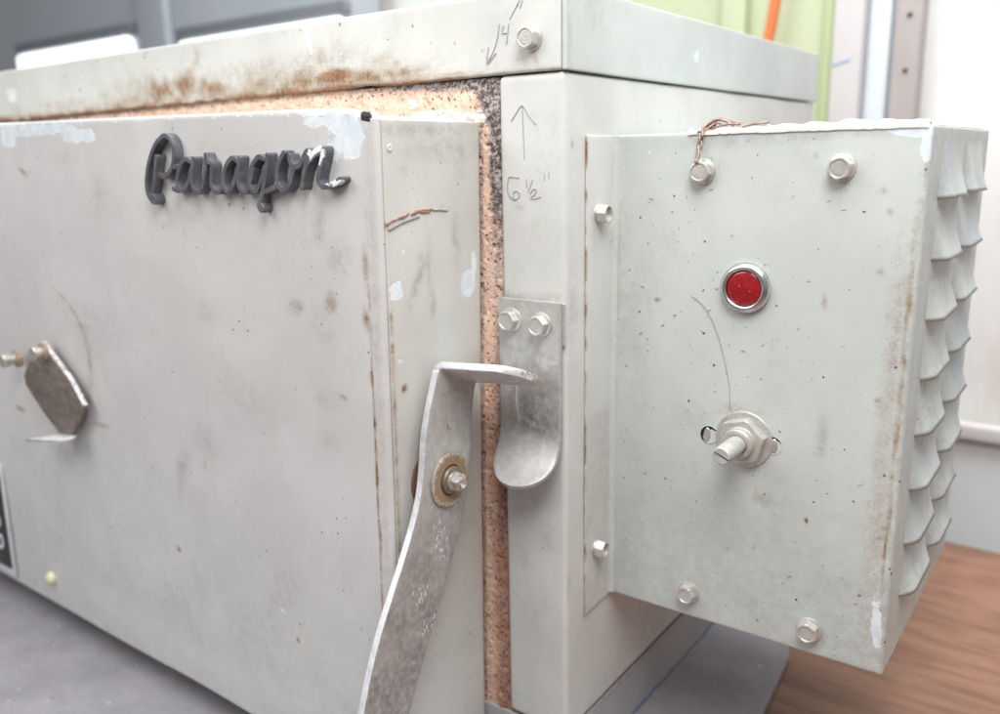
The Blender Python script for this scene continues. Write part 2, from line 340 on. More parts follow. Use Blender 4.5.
# ------------------------------------------------------------------ measured outlines (mm)
EMB=[ [(-187.9,-51.3),(-191.1,-48.1),(-191.8,-43.8),(-190.5,-38.5),(-187.1,-32.1),(-181.5,-25.5),(-175.7,-21.9),(-171.7,-21.2),(-168.3,-23.6),(-167.0,-28.6),(-168.4,-33.6),(-172.0,-37.7),(-176.2,-39.6),(-179.5,-38.7)],
[(-181.0,-30.4),(-182.9,-35.4),(-184.8,-41.2),(-187.4,-46.4),(-188.9,-50.3)],
[(-154.9,-33.1),(-157.8,-31.8),(-161.9,-33.7),(-165.1,-38.0),(-166.5,-42.4),(-164.6,-45.7),(-160.8,-44.6),(-157.2,-40.6),(-154.9,-36.2)],
[(-152.5,-31.8),(-154.6,-38.1),(-155.4,-43.0),(-153.0,-46.5),(-148.8,-44.9),(-146.2,-40.6),(-144.1,-35.1),(-143.1,-30.3)],
[(-167.1,-35.2),(-165.2,-34.9)],
[(-170.0,-45.1),(-167.2,-45.9)],
[(-143.1,-30.3),(-142.0,-33.0),(-139.4,-34.4),(-140.4,-39.4),(-140.8,-43.6),(-138.0,-46.3),(-134.8,-45.4),(-132.1,-41.8)],
[(-121.3,-33.1),(-124.5,-31.9),(-128.2,-34.1),(-131.0,-38.2),(-132.1,-43.0),(-130.2,-46.1),(-127.1,-44.8),(-123.8,-40.6),(-121.8,-36.5)],
[(-119.7,-32.0),(-121.3,-38.3),(-121.8,-43.0),(-119.4,-46.1),(-115.9,-44.7),(-113.5,-41.2),(-111.5,-36.6)],
[(-103.8,-32.5),(-106.9,-31.7),(-110.4,-34.1),(-113.5,-38.4),(-114.3,-43.0),(-112.2,-45.8),(-109.0,-44.5),(-105.7,-40.1),(-103.7,-36.1)],
[(-101.2,-31.1),(-102.2,-35.6),(-103.9,-40.7),(-106.2,-45.9),(-107.8,-49.7),(-109.1,-52.0)],
[(-106.1,-46.3),(-101.8,-45.2),(-97.7,-43.8),(-95.4,-43.3)],
[(-90.8,-30.4),(-93.6,-33.4),(-96.0,-38.5),(-95.8,-43.0),(-93.0,-45.2),(-89.3,-43.5),(-86.9,-39.6),(-85.2,-36.6),(-81.6,-35.1),(-79.3,-32.5),(-77.4,-30.3)],
[(-87.7,-31.6),(-86.8,-34.4),(-84.8,-36.2)],
[(-76.3,-29.8),(-77.7,-33.7),(-79.5,-38.5),(-81.3,-44.1)],
[(-79.1,-37.5),(-76.1,-33.4),(-72.5,-30.5),(-68.4,-29.2),(-67.5,-30.1),(-68.4,-33.2),(-70.1,-37.5),(-71.2,-41.3),(-69.3,-43.6),(-65.6,-43.4),(-61.7,-42.3),(-58.9,-40.9)] ]
PF=[ [(-21.1,-12.9),(-20.7,-23.6),(-20.3,-34.8)],
[(-26.8,-18.9),(-24.1,-15.7),(-21.1,-12.9),(-18.1,-16.7),(-14.2,-20.8)],
[(-23.2,-42.5),(-28.4,-41.9)],
[(-28.4,-41.9),(-29.4,-45.4),(-28.8,-49.2),(-26.2,-51.5),(-23.8,-51.1),(-23.0,-49.2),(-24.7,-48.0),(-26.4,-49.2),(-25.7,-51.9)],
[(-19.4,-42.7),(-19.2,-46.5)],
[(-16.3,-43.4),(-18.5,-48.4)],
[(-17.6,-49.1),(-15.7,-47.2),(-14.3,-47.6),(-15.3,-49.5),(-17.4,-50.8),(-15.3,-51.2),(-12.1,-50.4)],
[(-10.4,-40.8),(-10.2,-43.4)],
[(-8.2,-40.1),(-7.9,-42.7)] ]
PL=[ [(-19.3,28.0),(-20.7,25.0)],
[(-20.7,28.1),(-25.7,21.5)],
[(-31.3,19.9),(-32.3,14.7),(-34.6,9.4),(-38.0,4.9)],
[(-37.1,11.3),(-38.0,4.9),(-33.1,8.7)],
[(-29.1,19.1),(-29.7,16.4),(-27.2,16.2)],
[(-26.4,19.6),(-27.7,11.8)] ]
F_DOOR =[ ('d',-77.3,-59.3,4.2,6.5,0,0.61),
 ('d',-195.7,-190.1,4.2,15.5,-20,0.68),
 ('d',-78.6,-103.2,6.0,9.4,10,0.34),
 ('d',-161.7,-103.0,5.4,4.3,0,0.48),
 ('d',-172.5,-169.2,7.9,10.5,0,0.34),
 ('d',-165.9,-57.3,15.6,4.6,0,0.34),
 ('d',-278.2,-30.6,14.7,5.2,0,0.27),
 ('d',-241.8,-46.2,5.8,7.0,0,0.34),
 ('d',-66.9,-73.0,5.2,6.5,0,0.61),
 ('d',-81.6,-134.3,8.6,5.4,0,0.41),
 ('d',-285.7,-279.9,8.0,5.3,0,0.41),
 ('d',-133.2,-256.5,7.0,22.0,5,0.24),
 ('d',-80.2,-152.2,6.1,4.6,0,0.34),
 ('d',-325.0,-203.9,11.4,10.3,0,0.61),
 ('d',-141.0,-143.5,21.9,14.7,0,0.24),
 ('d',-235.1,-240.1,27.3,18.2,0,0.20),
 ('d',-135.2,-28.3,17.6,3.4,0,0.20),
 ('r',-95.3,-95.2,4.5,3.9,0,0.62),
 ('r',-73.8,-91.2,3.6,4.6,0,0.66),
 ('r',-208.0,-238.9,1.7,1.8,0,1.00),
 ('r',-112.8,-260.6,1.6,1.6,0,1.00),
 ('r',-69.7,-131.5,2.4,0.9,0,0.90),
 ('r',-53.9,-95.7,2.2,4.9,0,0.80),
 ('r',-175.7,-183.7,0.8,2.1,0,0.90),
 ('r',-370.2,-184.9,7.6,2.0,0,0.80),
 ('r',-322.3,-36.6,5.9,1.6,-20,0.80),
 ('r',-52.8,-74.2,2.2,7.9,0,0.60),
 ('r',-302.1,-183.8,13.1,6.2,30,0.50),
 ('r',-273.2,-178.8,10.2,1.8,0,0.50),
 ('w',-60.4,-25.3,10.5,10.1,-20,1.02),
 ('w',-70.5,-18.6,15.9,2.3,0,0.95),
 ('w',-306.2,-14.1,50.6,3.2,0,1.10),
 ('w',-254.7,-18.8,17.8,3.5,0,1.10),
 ('w',-333.3,-18.7,12.0,4.4,0,1.00),
 ('w',-127.0,-281.2,1.4,1.1,0,1.20),
 ('w',-122.3,-247.5,1.4,1.1,0,1.10) ]
F_DSIDE =[ ('w',-56.3,-84.9,4.6,4.0,0,1.20),
 ('w',-11.2,-87.4,5.6,7.2,0,1.20),
 ('w',-6.5,-79.0,2.1,5.4,0,1.10),
 ('w',-51.7,-69.3,0.6,0.4,0,1.00),
 ('w',-56.6,-113.8,2.9,0.4,0,1.00),
 ('r',-53.8,-126.3,1.7,1.7,0,1.20),
 ('r',-61.9,-59.0,1.7,1.2,0,1.10),
 ('d',-36.9,-75.7,1.9,11.7,0,0.60),
 ('d',-18.7,-68.2,2.7,10.7,0,0.60),
 ('d',-43.5,-82.5,2.4,12.5,-30,0.80),
 ('d',-34.6,-92.1,1.9,6.9,0,0.80),
 ('d',-24.6,-30.3,19.4,4.9,0,0.50),
 ('d',-39.8,-22.5,30.1,1.9,0,0.70),
 ('d',-14.7,-30.4,3.4,8.3,0,0.70),
 ('d',-49.6,-37.9,3.5,2.3,0,0.50),
 ('d',-49.2,-225.5,17.1,29.5,0,0.25) ]
F_LID =[ ('r',-315.4,3.6,49.5,5.3,5,0.60),
 ('r',-277.6,7.3,15.1,8.4,0,0.85),
 ('r',-252.9,8.1,11.4,9.2,0,0.95),
 ('r',-228.2,5.5,16.1,7.4,0,0.85),
 ('r',-185.7,4.0,30.6,7.0,5,0.70),
 ('r',-154.4,5.0,22.2,6.7,5,0.85),
 ('r',-130.6,5.3,15.3,4.6,5,1.15),
 ('r',-110.3,4.0,21.0,5.4,5,0.85),
 ('r',-87.9,4.2,15.4,3.5,0,0.80),
 ('r',-103.3,10.6,16.0,5.3,0,0.42),
 ('r',-136.9,13.2,21.1,7.4,0,0.42),
 ('r',-194.5,11.1,28.7,7.0,0,0.40),
 ('r',-240.8,23.3,6.4,6.3,0,0.40),
 ('r',-297.7,10.8,42.1,8.0,0,0.40),
 ('r',-393.0,5.7,38.9,5.1,0,0.40),
 ('r',-90.8,7.9,4.9,3.5,0,0.50),
 ('r',-13.2,5.2,1.9,3.1,0,0.50),
 ('r',-58.5,1.8,16.9,1.3,0,0.60),
 ('w',-146.7,29.8,2.3,5.1,0,1.40),
 ('w',-146.0,21.8,0.7,4.2,0,1.20),
 ('w',-456.8,15.7,7.3,4.7,0,1.20),
 ('d',-164.5,29.2,1.5,0.9,0,1.00),
 ('d',-154.8,15.5,44.2,4.7,0,0.30),
 ('d',-337.9,9.6,4.6,1.8,0,0.70),
 ('d',-30.9,19.6,10.2,7.8,0,0.20) ]
F_FRAME =[ ('d',-22.9,-55.2,2.1,1.3,0,0.80),
 ('d',-18.3,-94.9,13.7,2.2,0,0.60),
 ('r',-27.9,-93.8,7.6,2.2,0,0.40),
 ('r',-6.8,-92.6,5.1,1.7,0,0.35),
 ('d',-11.4,-206.8,5.3,7.0,0,0.40),
 ('d',-22.8,-220.1,2.7,5.2,0,0.50),
 ('d',-19.5,-188.8,10.8,8.9,0,0.50),
 ('d',-17.5,-249.9,10.8,26.5,0,0.30),
 ('w',-24.2,-199.0,1.1,1.0,0,1.00) ]
F_SIDE =[ ('d',5.2,-29.0,1.2,1.2,0,1.30),
 ('d',5.2,-98.5,4.8,17.5,0,0.50),
 ('w',4.4,-176.2,2.2,14.4,0,0.30),
 ('d',53.9,-293.7,15.7,17.8,0,0.30),
 ('w',76.7,-288.6,1.7,1.2,0,1.20),
 ('w',86.4,-289.8,1.3,0.9,0,1.20),
 ('w',29.9,-248.2,1.5,1.1,0,1.40),
 ('d',1.7,-229.5,2.1,7.1,0,0.60) ]
F_BOX =[ ('w',123.3,-27.1,8.6,2.4,-5,1.05),
 ('w',127.4,-32.8,2.0,5.2,0,1.00),
 ('w',114.1,-25.7,5.5,1.2,0,0.95),
 ('w',125.5,-222.7,2.6,12.7,5,0.85),
 ('d',41.3,-29.2,8.8,3.6,0,0.50),
 ('d',58.5,-28.8,20.8,3.1,0,0.55),
 ('d',90.0,-28.2,22.4,1.5,0,0.60),
 ('d',98.7,-149.0,2.0,9.4,0,0.70),
 ('d',124.0,-96.6,1.7,30.6,-5,0.50),
 ('d',46.9,-36.5,0.9,0.8,0,1.40),
 ('d',88.9,-35.3,0.6,0.6,0,1.40),
 ('d',117.2,-56.4,1.0,1.1,0,1.30),
 ('d',114.5,-48.4,1.0,1.1,0,1.00),
 ('d',124.9,-181.2,1.1,0.9,30,1.40),
 ('d',123.8,-185.8,1.5,0.9,30,1.30),
 ('d',118.6,-128.9,1.1,1.2,0,0.90),
 ('d',115.5,-78.9,1.4,1.5,0,0.90),
 ('d',74.5,-180.9,10.8,5.6,0,0.30),
 ('r',74.4,-178.6,6.0,4.6,0,0.30),
 ('d',41.0,-150.2,9.4,7.5,0,0.30),
 ('d',88.9,-205.2,29.1,18.7,0,0.28),
 ('r',24.0,-97.1,1.5,0.9,0,1.10),
 ('r',94.5,-185.3,0.8,1.4,0,1.20),
 ('r',11.8,-112.0,12.7,28.0,0,0.22),
 ('r',4.6,-75.7,3.1,45.2,0,0.28),
 ('r',96.0,-91.2,1.1,3.2,0,0.50),
 ('r',63.8,-142.7,9.6,4.5,0,0.45),
 ('w',18.5,-32.8,0.9,0.6,0,1.20) ]
ARC_DOOR= [(-308.4,-100.4),(-288.6,-110.4),(-278.0,-123.7),(-274.3,-143.5),(-279.1,-158.9),(-288.2,-173.5),(-302.9,-187.1),(-315.1,-193.7)]
SCR_SIDE= [(-61.9,-59.0),(-55.5,-56.7),(-47.8,-55.2),(-39.9,-54.1),(-31.1,-54.2),(-21.4,-56.5),(-11.2,-58.0)]
ARC_BOX= [(40.0,-94.0),(45.2,-97.6),(50.5,-105.8),(54.6,-116.4),(58.4,-131.5),(59.3,-142.6)]
RLINE_= [(-48.2,-48.8),(-52.7,-108.7),(-53.2,-138.5),(-54.7,-174.2),(-55.5,-202.1),(-57.1,-241.2)],[(-43.9,-19.2),(-46.3,-120.4),(-46.1,-167.8),(-47.2,-218.6)]
BOXLINE= [(128.5,-27.3),(128.7,-51.8),(129.2,-88.5),(128.7,-119.4),(128.1,-147.6),(128.6,-185.4),(129.5,-229.6)]
FOC=849.793
ROT= [[0.807985, 0.588889, -0.019238], [0.119471, -0.195718, -0.973356], [-0.576964, 0.784158, -0.228493]]
CAM= [188.842, -304.504, -33.852]
def strip(rows, t, nac=14, bev=.5):
    """bar or sheet swept through rows of (left, right, normal); the normal points to the face side"""
    V = []; F = []; m = None
    for a, b, nn in rows:
        a, b, nn = (np.array(x, float) for x in (a, b, nn)); nn = nn/np.linalg.norm(nn); w = np.linalg.norm(b-a); u = (b-a)/max(w, 1e-6); bb = min(bev, w*.3)
        pr = [(0, -t+bev), (0, -bev), (bb*.3, -bb*.3)]+[(bb+(w-2*bb)*k/nac, 0) for k in range(nac+1)]+[(w-bb*.3, -bb*.3), (w, -bev), (w, -t+bev)]+[(w-bb-(w-2*bb)*k/4, -t) for k in range(5)]
        m = len(pr)
        for x, h in pr: V.append(a+u*x+nn*h)
    for i in range(len(rows)-1):
        for k in range(m): F.append([i*m+k, i*m+(k+1) % m, (i+1)*m+(k+1) % m, (i+1)*m+k])
    F.append(list(range(m))); F.append([(len(rows)-1)*m+k for k in range(m)][::-1])
    return np.array(V), F

# =================================================================== THE KILN
B0 = (-280, 166, -338)
kiln = thing('kiln', 'old pale grey sheet metal front loading kiln with raised script nameplate on its door', 'kiln', B0)
def topz(x): return np.interp(x, [-520, -340, -62, -46], [-8, -10.8, -15.6, -18.2])

# case: right corner post and side wall, then the far left post
V, F = roundbox((-33.5, 0, -305.2), (0, 333.5, -.4), 2.4, ([(-34, 1.2), (-3, .6)], [(0, 1), (12, 3), (120, 12)], 1.6))
V[:, 0] += np.where(V[:, 0] > -2.6, .35*vnoise(V, 45), 0)*np.clip(V[:, 1]/10, 0, 1); V[:, 1] += np.where(V[:, 1] < 2.6, .25*vnoise(V, 40), 0); V[:, 2] += np.where(V[:, 2] < -302, np.clip((V[:, 1]-30)/90, 0, 1)*1.3, 0)
ff = features(V, F_FRAME, 0); fs = features(V, F_SIDE, 1); fr = V[:, 1] < 1.2
at = {k: np.where(fr, ff[k], fs[k]) for k in ff}
at['rust'] = np.maximum(at['rust'], .33*np.exp(-np.abs(V[:, 0]+33.5)/1.2)*fr*(.6+.5*vnoise(V, 9)))
at['dirt'] = np.maximum(at['dirt'], .5*np.clip((-V[:, 2]-150)/300, 0, .5)*(.5+.5*vnoise(V, 25)))  # darker towards the bottom, broken up by noise
case = mesh('case', V, F, 'pale_paint', kiln, at)
V2, F2 = roundbox((-560, 0, -305.4), (-500, 333.5, -.4), 2, (8, 20, 20)); mesh('corner_post', V2, F2, 'pale_paint', kiln)
# skirt strip below the seam
V, F = roundbox((-560, .5, -337.8), (-.7, 333, -306.8), .7, ([(-560, 20), (-60, 3)], [(0, 2), (200, 12)], 1.5))
mesh('skirt', V, F, 'shaded_skirt_paint', kiln, {'blue': np.clip((-335.0-V[:, 2])*.6+.6*vnoise(V, 6), 0, .8)*(V[:, 0] > -2), 'dirt': .5*np.clip((V[:, 2]+312)*.2, 0, 1)*(V[:, 0] > -3)})

# brick lining seen round the door
xs = lin(-52, -33.7, .42); zs = lin(-318, -.6, .55)
def brick_grid(xs, zs, y0):
    X, Z = np.meshgrid(xs, zs, indexing='ij'); P = np.stack([X.ravel(), np.full(X.size, y0), Z.ravel()], 1)
    n2 = len(zs); F = [[i*n2+k, (i+1)*n2+k, (i+1)*n2+k+1, i*n2+k+1] for i in range(len(xs)-1) for k in range(n2-1)]
    pit = np.clip(vnoise(P, 2.6)-.35, 0, 1)*2.6+np.clip(vnoise(P+9, 1.3)-.45, 0, 1)*1.5
    P[:, 1] += pit+.45*fbm(P, 9)+.16*vnoise(P+5, .9)
    # the edge along the post has crumbled
    P[:, 1] += np.clip((P[:, 0]+38.5)/4.5, 0, 1.3)**1.5*(1.6+.9*vnoise(P+3, 5)); P[:, 1] += np.clip((P[:, 2]+4)/4, 0, 1)*1.2
    return P, F
P1, F1 = brick_grid(xs, zs, .9); P2, F2 = brick_grid(lin(-500, -52, .8), lin(-30, -.6, .6), .9)
P2[:, 1] -= 0
V3, F3 = roundbox((-499, 6, -318), (-34.5, 320, -.8), 1, (60, 60, 60)); V, F = join([(P1, F1), (P2, F2), (V3, F3)])
x, z = V[:, 0], V[:, 2]; nz = vnoise(V, 7)
corner = np.exp(-((x+36)**2/110+(z+6)**2/260))*1.25; edge = np.clip((x+42.5)/5, 0, 1)*np.interp(z, [-330, -210, -150, -95, -60, -25, 0], [.62, .7, .62, .40, .66, 1.0, 1.1])  # soot at the corner and upper edge; painted shade on the lower edge
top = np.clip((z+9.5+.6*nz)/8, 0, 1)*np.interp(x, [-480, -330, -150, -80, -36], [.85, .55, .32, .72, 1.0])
soot_shade = np.clip(np.maximum(np.maximum(corner, edge), top), 0, 1)
left = np.clip((-43.0-x-(z+19)*-.0195+1.2)/1.2, 0, 1)*(z < -20)*.5  # painted shade on the brick along the door edge
brown = np.interp(z, [-330, -190, -165, -130, -60], [.8, .62, .52, .2, .0])*(1+.3*nz)  # shade on the lower brick painted in as brown
crm = np.clip(1-np.abs(z-topz(x)-1.2)/3.4, 0, 1)*np.interp(x, [-500, -95, -80, -42, -39], [0, 0, 1, 1.1, 0])
crm = np.maximum(crm, 0.8*np.exp(-((x+83)**2/20+(z+9)**2/9)))
mesh('firebrick', V, F, 'firebrick', kiln, {'soot_shade': np.maximum(soot_shade, left), 'brown': brown*np.interp(x, [-49, -44, -41, -37], [.5, .5, 1.1, 1.3]), 'pale': crm})  # browner to the right: the brick's rounded, shaded side put into the colour

# top cap: front sheet and side sheet meeting in a seam at the corner
V, F = roundbox((-560, -1.3, 0), (-1.55, 333, 32.3), 1.3, ([(-560, 12), (-490, 2), (-60, 1)], [(0, 3), (20, 20)], 1.0))
V[:, 1] += np.where(V[:, 1] < 0, .35*vnoise(V, 50)+.5*np.exp(-((V[:, 0]+112)/9)**2)*np.clip(1-V[:, 2]/3.5, 0, 1), 0)
V[:, 2] += np.where(V[:, 2] < 3, (-np.clip((-V[:, 0]-60)/420, 0, 1)*2.2 + .25*vnoise(V, 30)), 0)
V[:, 2] += np.where((V[:, 2] < 3), .9*np.exp(-((V[:, 0]+112)/7)**2), 0)
at = features(V, F_LID, 0); fr = V[:, 1] < 1
at['rust'] = np.maximum(at['rust'], fr*1.25*np.exp(-np.clip(V[:, 2]+.6, 0, 99)/1.8)*np.interp(V[:, 0], [-500, -400, -260, -60, -40, 0], [.75, .8, 1., 1., .55, .35])*(1+.4*vnoise(V, 8)))
at['rust'] = np.maximum(at['rust'], fr*.78*np.exp(-np.clip(V[:, 2], 0, 99)/6.5)*np.interp(V[:, 0], [-500, -400, -300, -90, -55, 0], [.35, .6, 1., 1., .4, .0])*(1.1+.6*vnoise(V+4, 16)))
at['black'] = fr*np.clip(1-(V[:, 2]+2)/1.6, 0, 1)*np.interp(V[:, 0], [-500, -300, -90, -60], [.4, .75, .6, 0])
cap = mesh('top_cap', V, F, 'pale_paint', kiln, at)
V, F = roundbox((-1.15, -.6, -.1), (1.1, 334.5, 32.0), .6, (.6, [(0, 1.5), (30, 6)], 1.5)); V[:, 0] += np.where(V[:, 0] > 0, .3*vnoise(V, 40)*np.clip(V[:, 1]/15, 0, 1), 0)
at = features(V, [('w', 127, 14, 3, 3, 0, 1.1), ('d', 1.5, 12, 1.5, 12, 0, .7), ('d', 20, 25, 8, 8, 0, .3)], 1); mesh('cap_side', V, F, 'cool_grey_paint', cap, at)

# ---- door: boxed body plus the wrap-round front sheet
def door_shape(V, zt):
    tz = np.clip((V[:, 2]+320)/302, 0, 1); V[:, 2] = -320+(V[:, 2]+320)*(topz(V[:, 0])+320)/(zt+320)
    V[:, 0] += (V[:, 2]+19)*.0172*np.clip((V[:, 0]+200)/100, 0, 1)
    return V
V, F = roundbox((-500, -61.4, -319), (-43.2, -1.2, -18.6), .8, ([(-500, 40), (-60, 4)], 1.1, 1.4)); V = door_shape(V, -18.2)
V[:, 0] += np.where(V[:, 0] > -70, .35*vnoise(V, 38), 0)
at = features(V, F_DSIDE, 1); sd = V[:, 0] > -55
at['rust'] = np.maximum(at['rust'], sd*np.exp(-np.abs(V[:, 1]+60.2)/.9)*np.interp(V[:, 2], [-330, -250, -130, -95, -85, -20], [.6, .95, .95, .9, .2, .15])*(1+.5*vnoise(V, 4)))
at['dirt'] = np.maximum(at['dirt'], sd*.45*np.clip((V[:, 2]+24)*.15, 0, 1)*(1+vnoise(V, 5))); at['dirt'] = np.maximum(at['dirt'], sd*.5*np.exp(-np.abs(V[:, 1]+2)/.8))
door = mesh('door', V, F, 'grey_paint', kiln, at)
V, F = roundbox((-500, -65, -320), (-42.9, -61.8, -16.5), 1.5, ([(-500, 3), (-410, 1.6), (-120, 1.0)], 2, 1.35)); V = door_shape(V, -18.2)
V[:, 1] += (.6*vnoise(V, 70)+.18*vnoise(V, 22))*np.clip((-45-V[:, 0])/30, 0, 1)
at = features(V, F_DOOR, 0); x, z = V[:, 0], V[:, 2]; ex = x-(-42.9+(z+19)*.0172)     # distance from the bent edge, negative inwards
def wline(d, w): return np.exp(-(d/w)**2)
at['rust'] = np.maximum(at['rust'], wline(ex+7.2+.8*vnoise(V, 12), .9)*np.interp(z, [-330, -260, -230, -120, -105, -80, -40], [.2, .35, .8, .78, .6, .35, .1])*(1.05+.6*vnoise(V, 5)))
at['rust'] = np.maximum(at['rust'], .33*np.clip(1-np.abs(ex+4)/5, 0, 1)*np.interp(z, [-330, -120, -60, -20], [.5, .8, .9, .6]))
at['pale'] = np.maximum(at['pale'], np.clip(1.1-(topz(x)-z)/(1.7+.9*vnoise(V, 14)), 0, 1)*np.interp(x, [-500, -330, -310, -90, -80, -40], [1, .95, .45, .45, 1, .8]))  # pale chips, plus the rolled top edge's highlight painted in
da = seg_dist(V[:, [0, 2]], smooth_path(ARC_DOOR, 5)); at['rust'] = np.maximum(at['rust'], np.exp(-(da/1.3)**2)*(.62+.35*vnoise(V, 6))*np.interp(z, [-192, -150, -112, -100], [1, .95, .8, .35])); at['rust'] = np.maximum(at['rust'], .34*np.exp(-(da/6)**2)*(z < -120))
at['rust'] = np.maximum(at['rust'], np.clip(1-(z+320)/2.2, 0, 1)*.85)
hole = ((x+48.0)/3.0)**2+((z-topz(x)-.3)/2.3)**2 < 1+.4*vnoise(V, 2); at['black'] = hole.astype(float)
hole2 = ((x+58)**2/2.5+(z+18.5)**2/6 < 1); at['rust'] = np.maximum(at['rust'], hole2*1.2)
at['dirt'] = np.maximum(at['dirt'], .5*np.clip((-z-180)/140, 0, .5)*(.6+.6*vnoise(V, 30)))
mesh('front_sheet', V, F, 'door_paint', door, at)
# scratches on the door
def marks(name, strokes, frame, base, mat, parent, w=.42, h=.07, jag=0):
    parts = []
    for i, s in enumerate(strokes):
        V, F = ribbon(s, w*(.8+.4*((i*37) % 10)/10), -.3, h, .03, 16 if jag else 5); Vn = V*1.0; V = V+np.stack([vnoise(Vn, 1.1), vnoise(Vn+7, 1.1), 0*Vn[:, 0]], 1)*jag; parts.append((frame(V, base), F))
    V, F = join(parts); o = mesh(name, V, F, mat, parent); fix_normals(o); return o
o = marks('scratch', [[(-61, -58.6), (-55.5, -56.7)], [(-54, -56.6), (-48.5, -55.2)], [(-47.0, -55.4), (-40.5, -54.3), (-34, -54.1)], [(-41, -54.9), (-35, -54.9)]], on_side, -43.55, 'red_primer', door, .8, .1, .5)
marks('scratch', [[(-34, -54.3), (-24, -55.2)], [(-60, -60.5), (-51, -58), (-42, -56.6)]], on_side, -43.55, 'scratch_grey', door, .6, .12, .25)

# ---- emblem lettering
parts = []
for i, s in enumerate(EMB):
    w = 2.2
    V, F = ribbon(s, w, 0, 4.7+.02*i, .2, 6); parts.append((V, F))
a = np.linspace(0, 2*np.pi, 17)[:-1]
V, F = ribbon([(-108.2, -52.2), (-107.8, -52.8)], 4.2, 0, 5.1, .5); parts.append((V, F))
V, F = ribbon([(-186.7, -49.6), (-186.2, -50.4)], 4.6, 0, 5.15, .5); parts.append((V, F))
V, F = join(parts); P = on_front(V, -65.1)
pale = np.where(P[:, 1] < -66, 1, 0)*np.maximum(np.exp(-((P[:, 0]+71)**2/28+(P[:, 2]+31)**2/22)), np.exp(-((P[:, 0]+60)**2/60+(P[:, 2]+42.5)**2/3.0)))*1.1
emb = mesh('emblem', P, F, 'emblem_paint', door, {'pale': pale}); fix_normals(emb); sharp(emb, 40)

# ---- bolts
def hexbolt_mesh(af=8.1, fl=10.9, h=4.9, name='bolt', mat='painted_bolt', hollow=.4):
    H = hexr(af, .1); r = []
    r += [(fl/2*.995, -.3), (fl/2, .35), (fl/2*.97, .75), (fl/2*.86, 1.0)]
    r += [(hexr(af, .1, 1.01), 1.1), (H, 1.25), (H, h-.3), (hexr(af, .35, .975), h-.05), (hexr(af, .5, .95), h)]
    r += [(af*.425, h), (af*.405, h-.12), (af*.385, h-hollow), (af*.30, h-hollow-.02), (af*.27, h-hollow+.04), (af*.24, h-hollow), (af*.16, h-hollow), (af*.13, h-hollow+.04), (af*.1, h-hollow), (.05, h-hollow+.02)]
    V, F = lathe(r, 48); return V, F
def rot_to(V, axis_):
    V = np.asarray(V)
    return np.stack([V[:, 0], -V[:, 2], V[:, 1]], 1) if axis_ == 'front' else np.stack([V[:, 2], V[:, 0], V[:, 1]], 1)
_bm = {}
def bolt(loc, face, parent, spin=0., mat='painted_bolt', key='std', scale=1., **kw):
    k = (key, face, mat)
    if k not in _bm:
        V, F = hexbolt_mesh(**kw); V = rot_to(V, face); o = mesh('bolt', V, F, mat, parent); fix_normals(o); sharp(o, 28); _bm[k] = o.data
    else: o = link(bpy.data.objects.new('bolt', _bm[k]), parent)
    o.location = Vector(loc)*S; o.scale = (scale,)*3
    o.rotation_euler = (0.03*math.sin(spin*9), spin, 0.03*math.cos(spin*7)) if face == 'front' else (spin, 0.02, 0.02)
    return o
bolt((-15.3, -1.5, 13.0), 'front', cap, .12)

# ---- catch plate
cp = []; HW = 16.0; R0, L0, Z0, CX = 26., 31., -149.5, -16.2
for zz in list(np.linspace(-94.3, -96, 4))+list(lin(-97, Z0, 2.2)): cp.append(((CX-HW+(.0 if zz < -95 else .3), -4.4, zz), (CX+HW-.2, -4.4, zz), (0, -1, 0)))
for s in np.linspace(0.8, L0-.05, 34):
    a = min(s/R0, .98); sa = s-.98*R0 if s/R0 > .98 else 0
    y = -4.4-R0*(1-math.cos(a))-sa*math.sin(a); zz = Z0-R0*math.sin(a)-sa*math.cos(a)
    h = HW if s < L0-HW else math.sqrt(max(.02, HW**2-(s-(L0-HW))**2)); cp.append(((CX-h, y, zz), (CX+h, y, zz), (0, -math.cos(a), math.sin(a))))
V, F = strip(cp, 2.6, 18, .4)
dirt = 1.0*np.exp(-((V[:, 0]+20)**2/90+(V[:, 2]+139)**2/110))+.75*np.exp(-((V[:, 0]+10)**2/140+(V[:, 2]+150)**2/60))+.25*(V[:, 2] < -148)*(.8+.5*vnoise(V, 8))+.12
dirt = dirt*np.where(V[:, 2] > -112, .3, 1)
catch = mesh('catch_plate', V, F, 'latch_steel', kiln, {'dirt': dirt}); fix_normals(catch); sharp(catch, 45)
V, F = roundbox((-28, -1.7, -113), (.55, -.35, -94.8), .3, (6, .7, 3)); mesh('shim', V, F, 'latch_steel', catch)
bolt((-25.2, -4.4, -103.6), 'front', catch, .45); bolt((-9.6, -4.4, -104.2), 'front', catch, .3)
marks('scratch', [[(-22.0, -150), (-23.2, -141), (-22.8, -131)]], on_front, -4.45, 'scratch_white', catch, .3, .05)

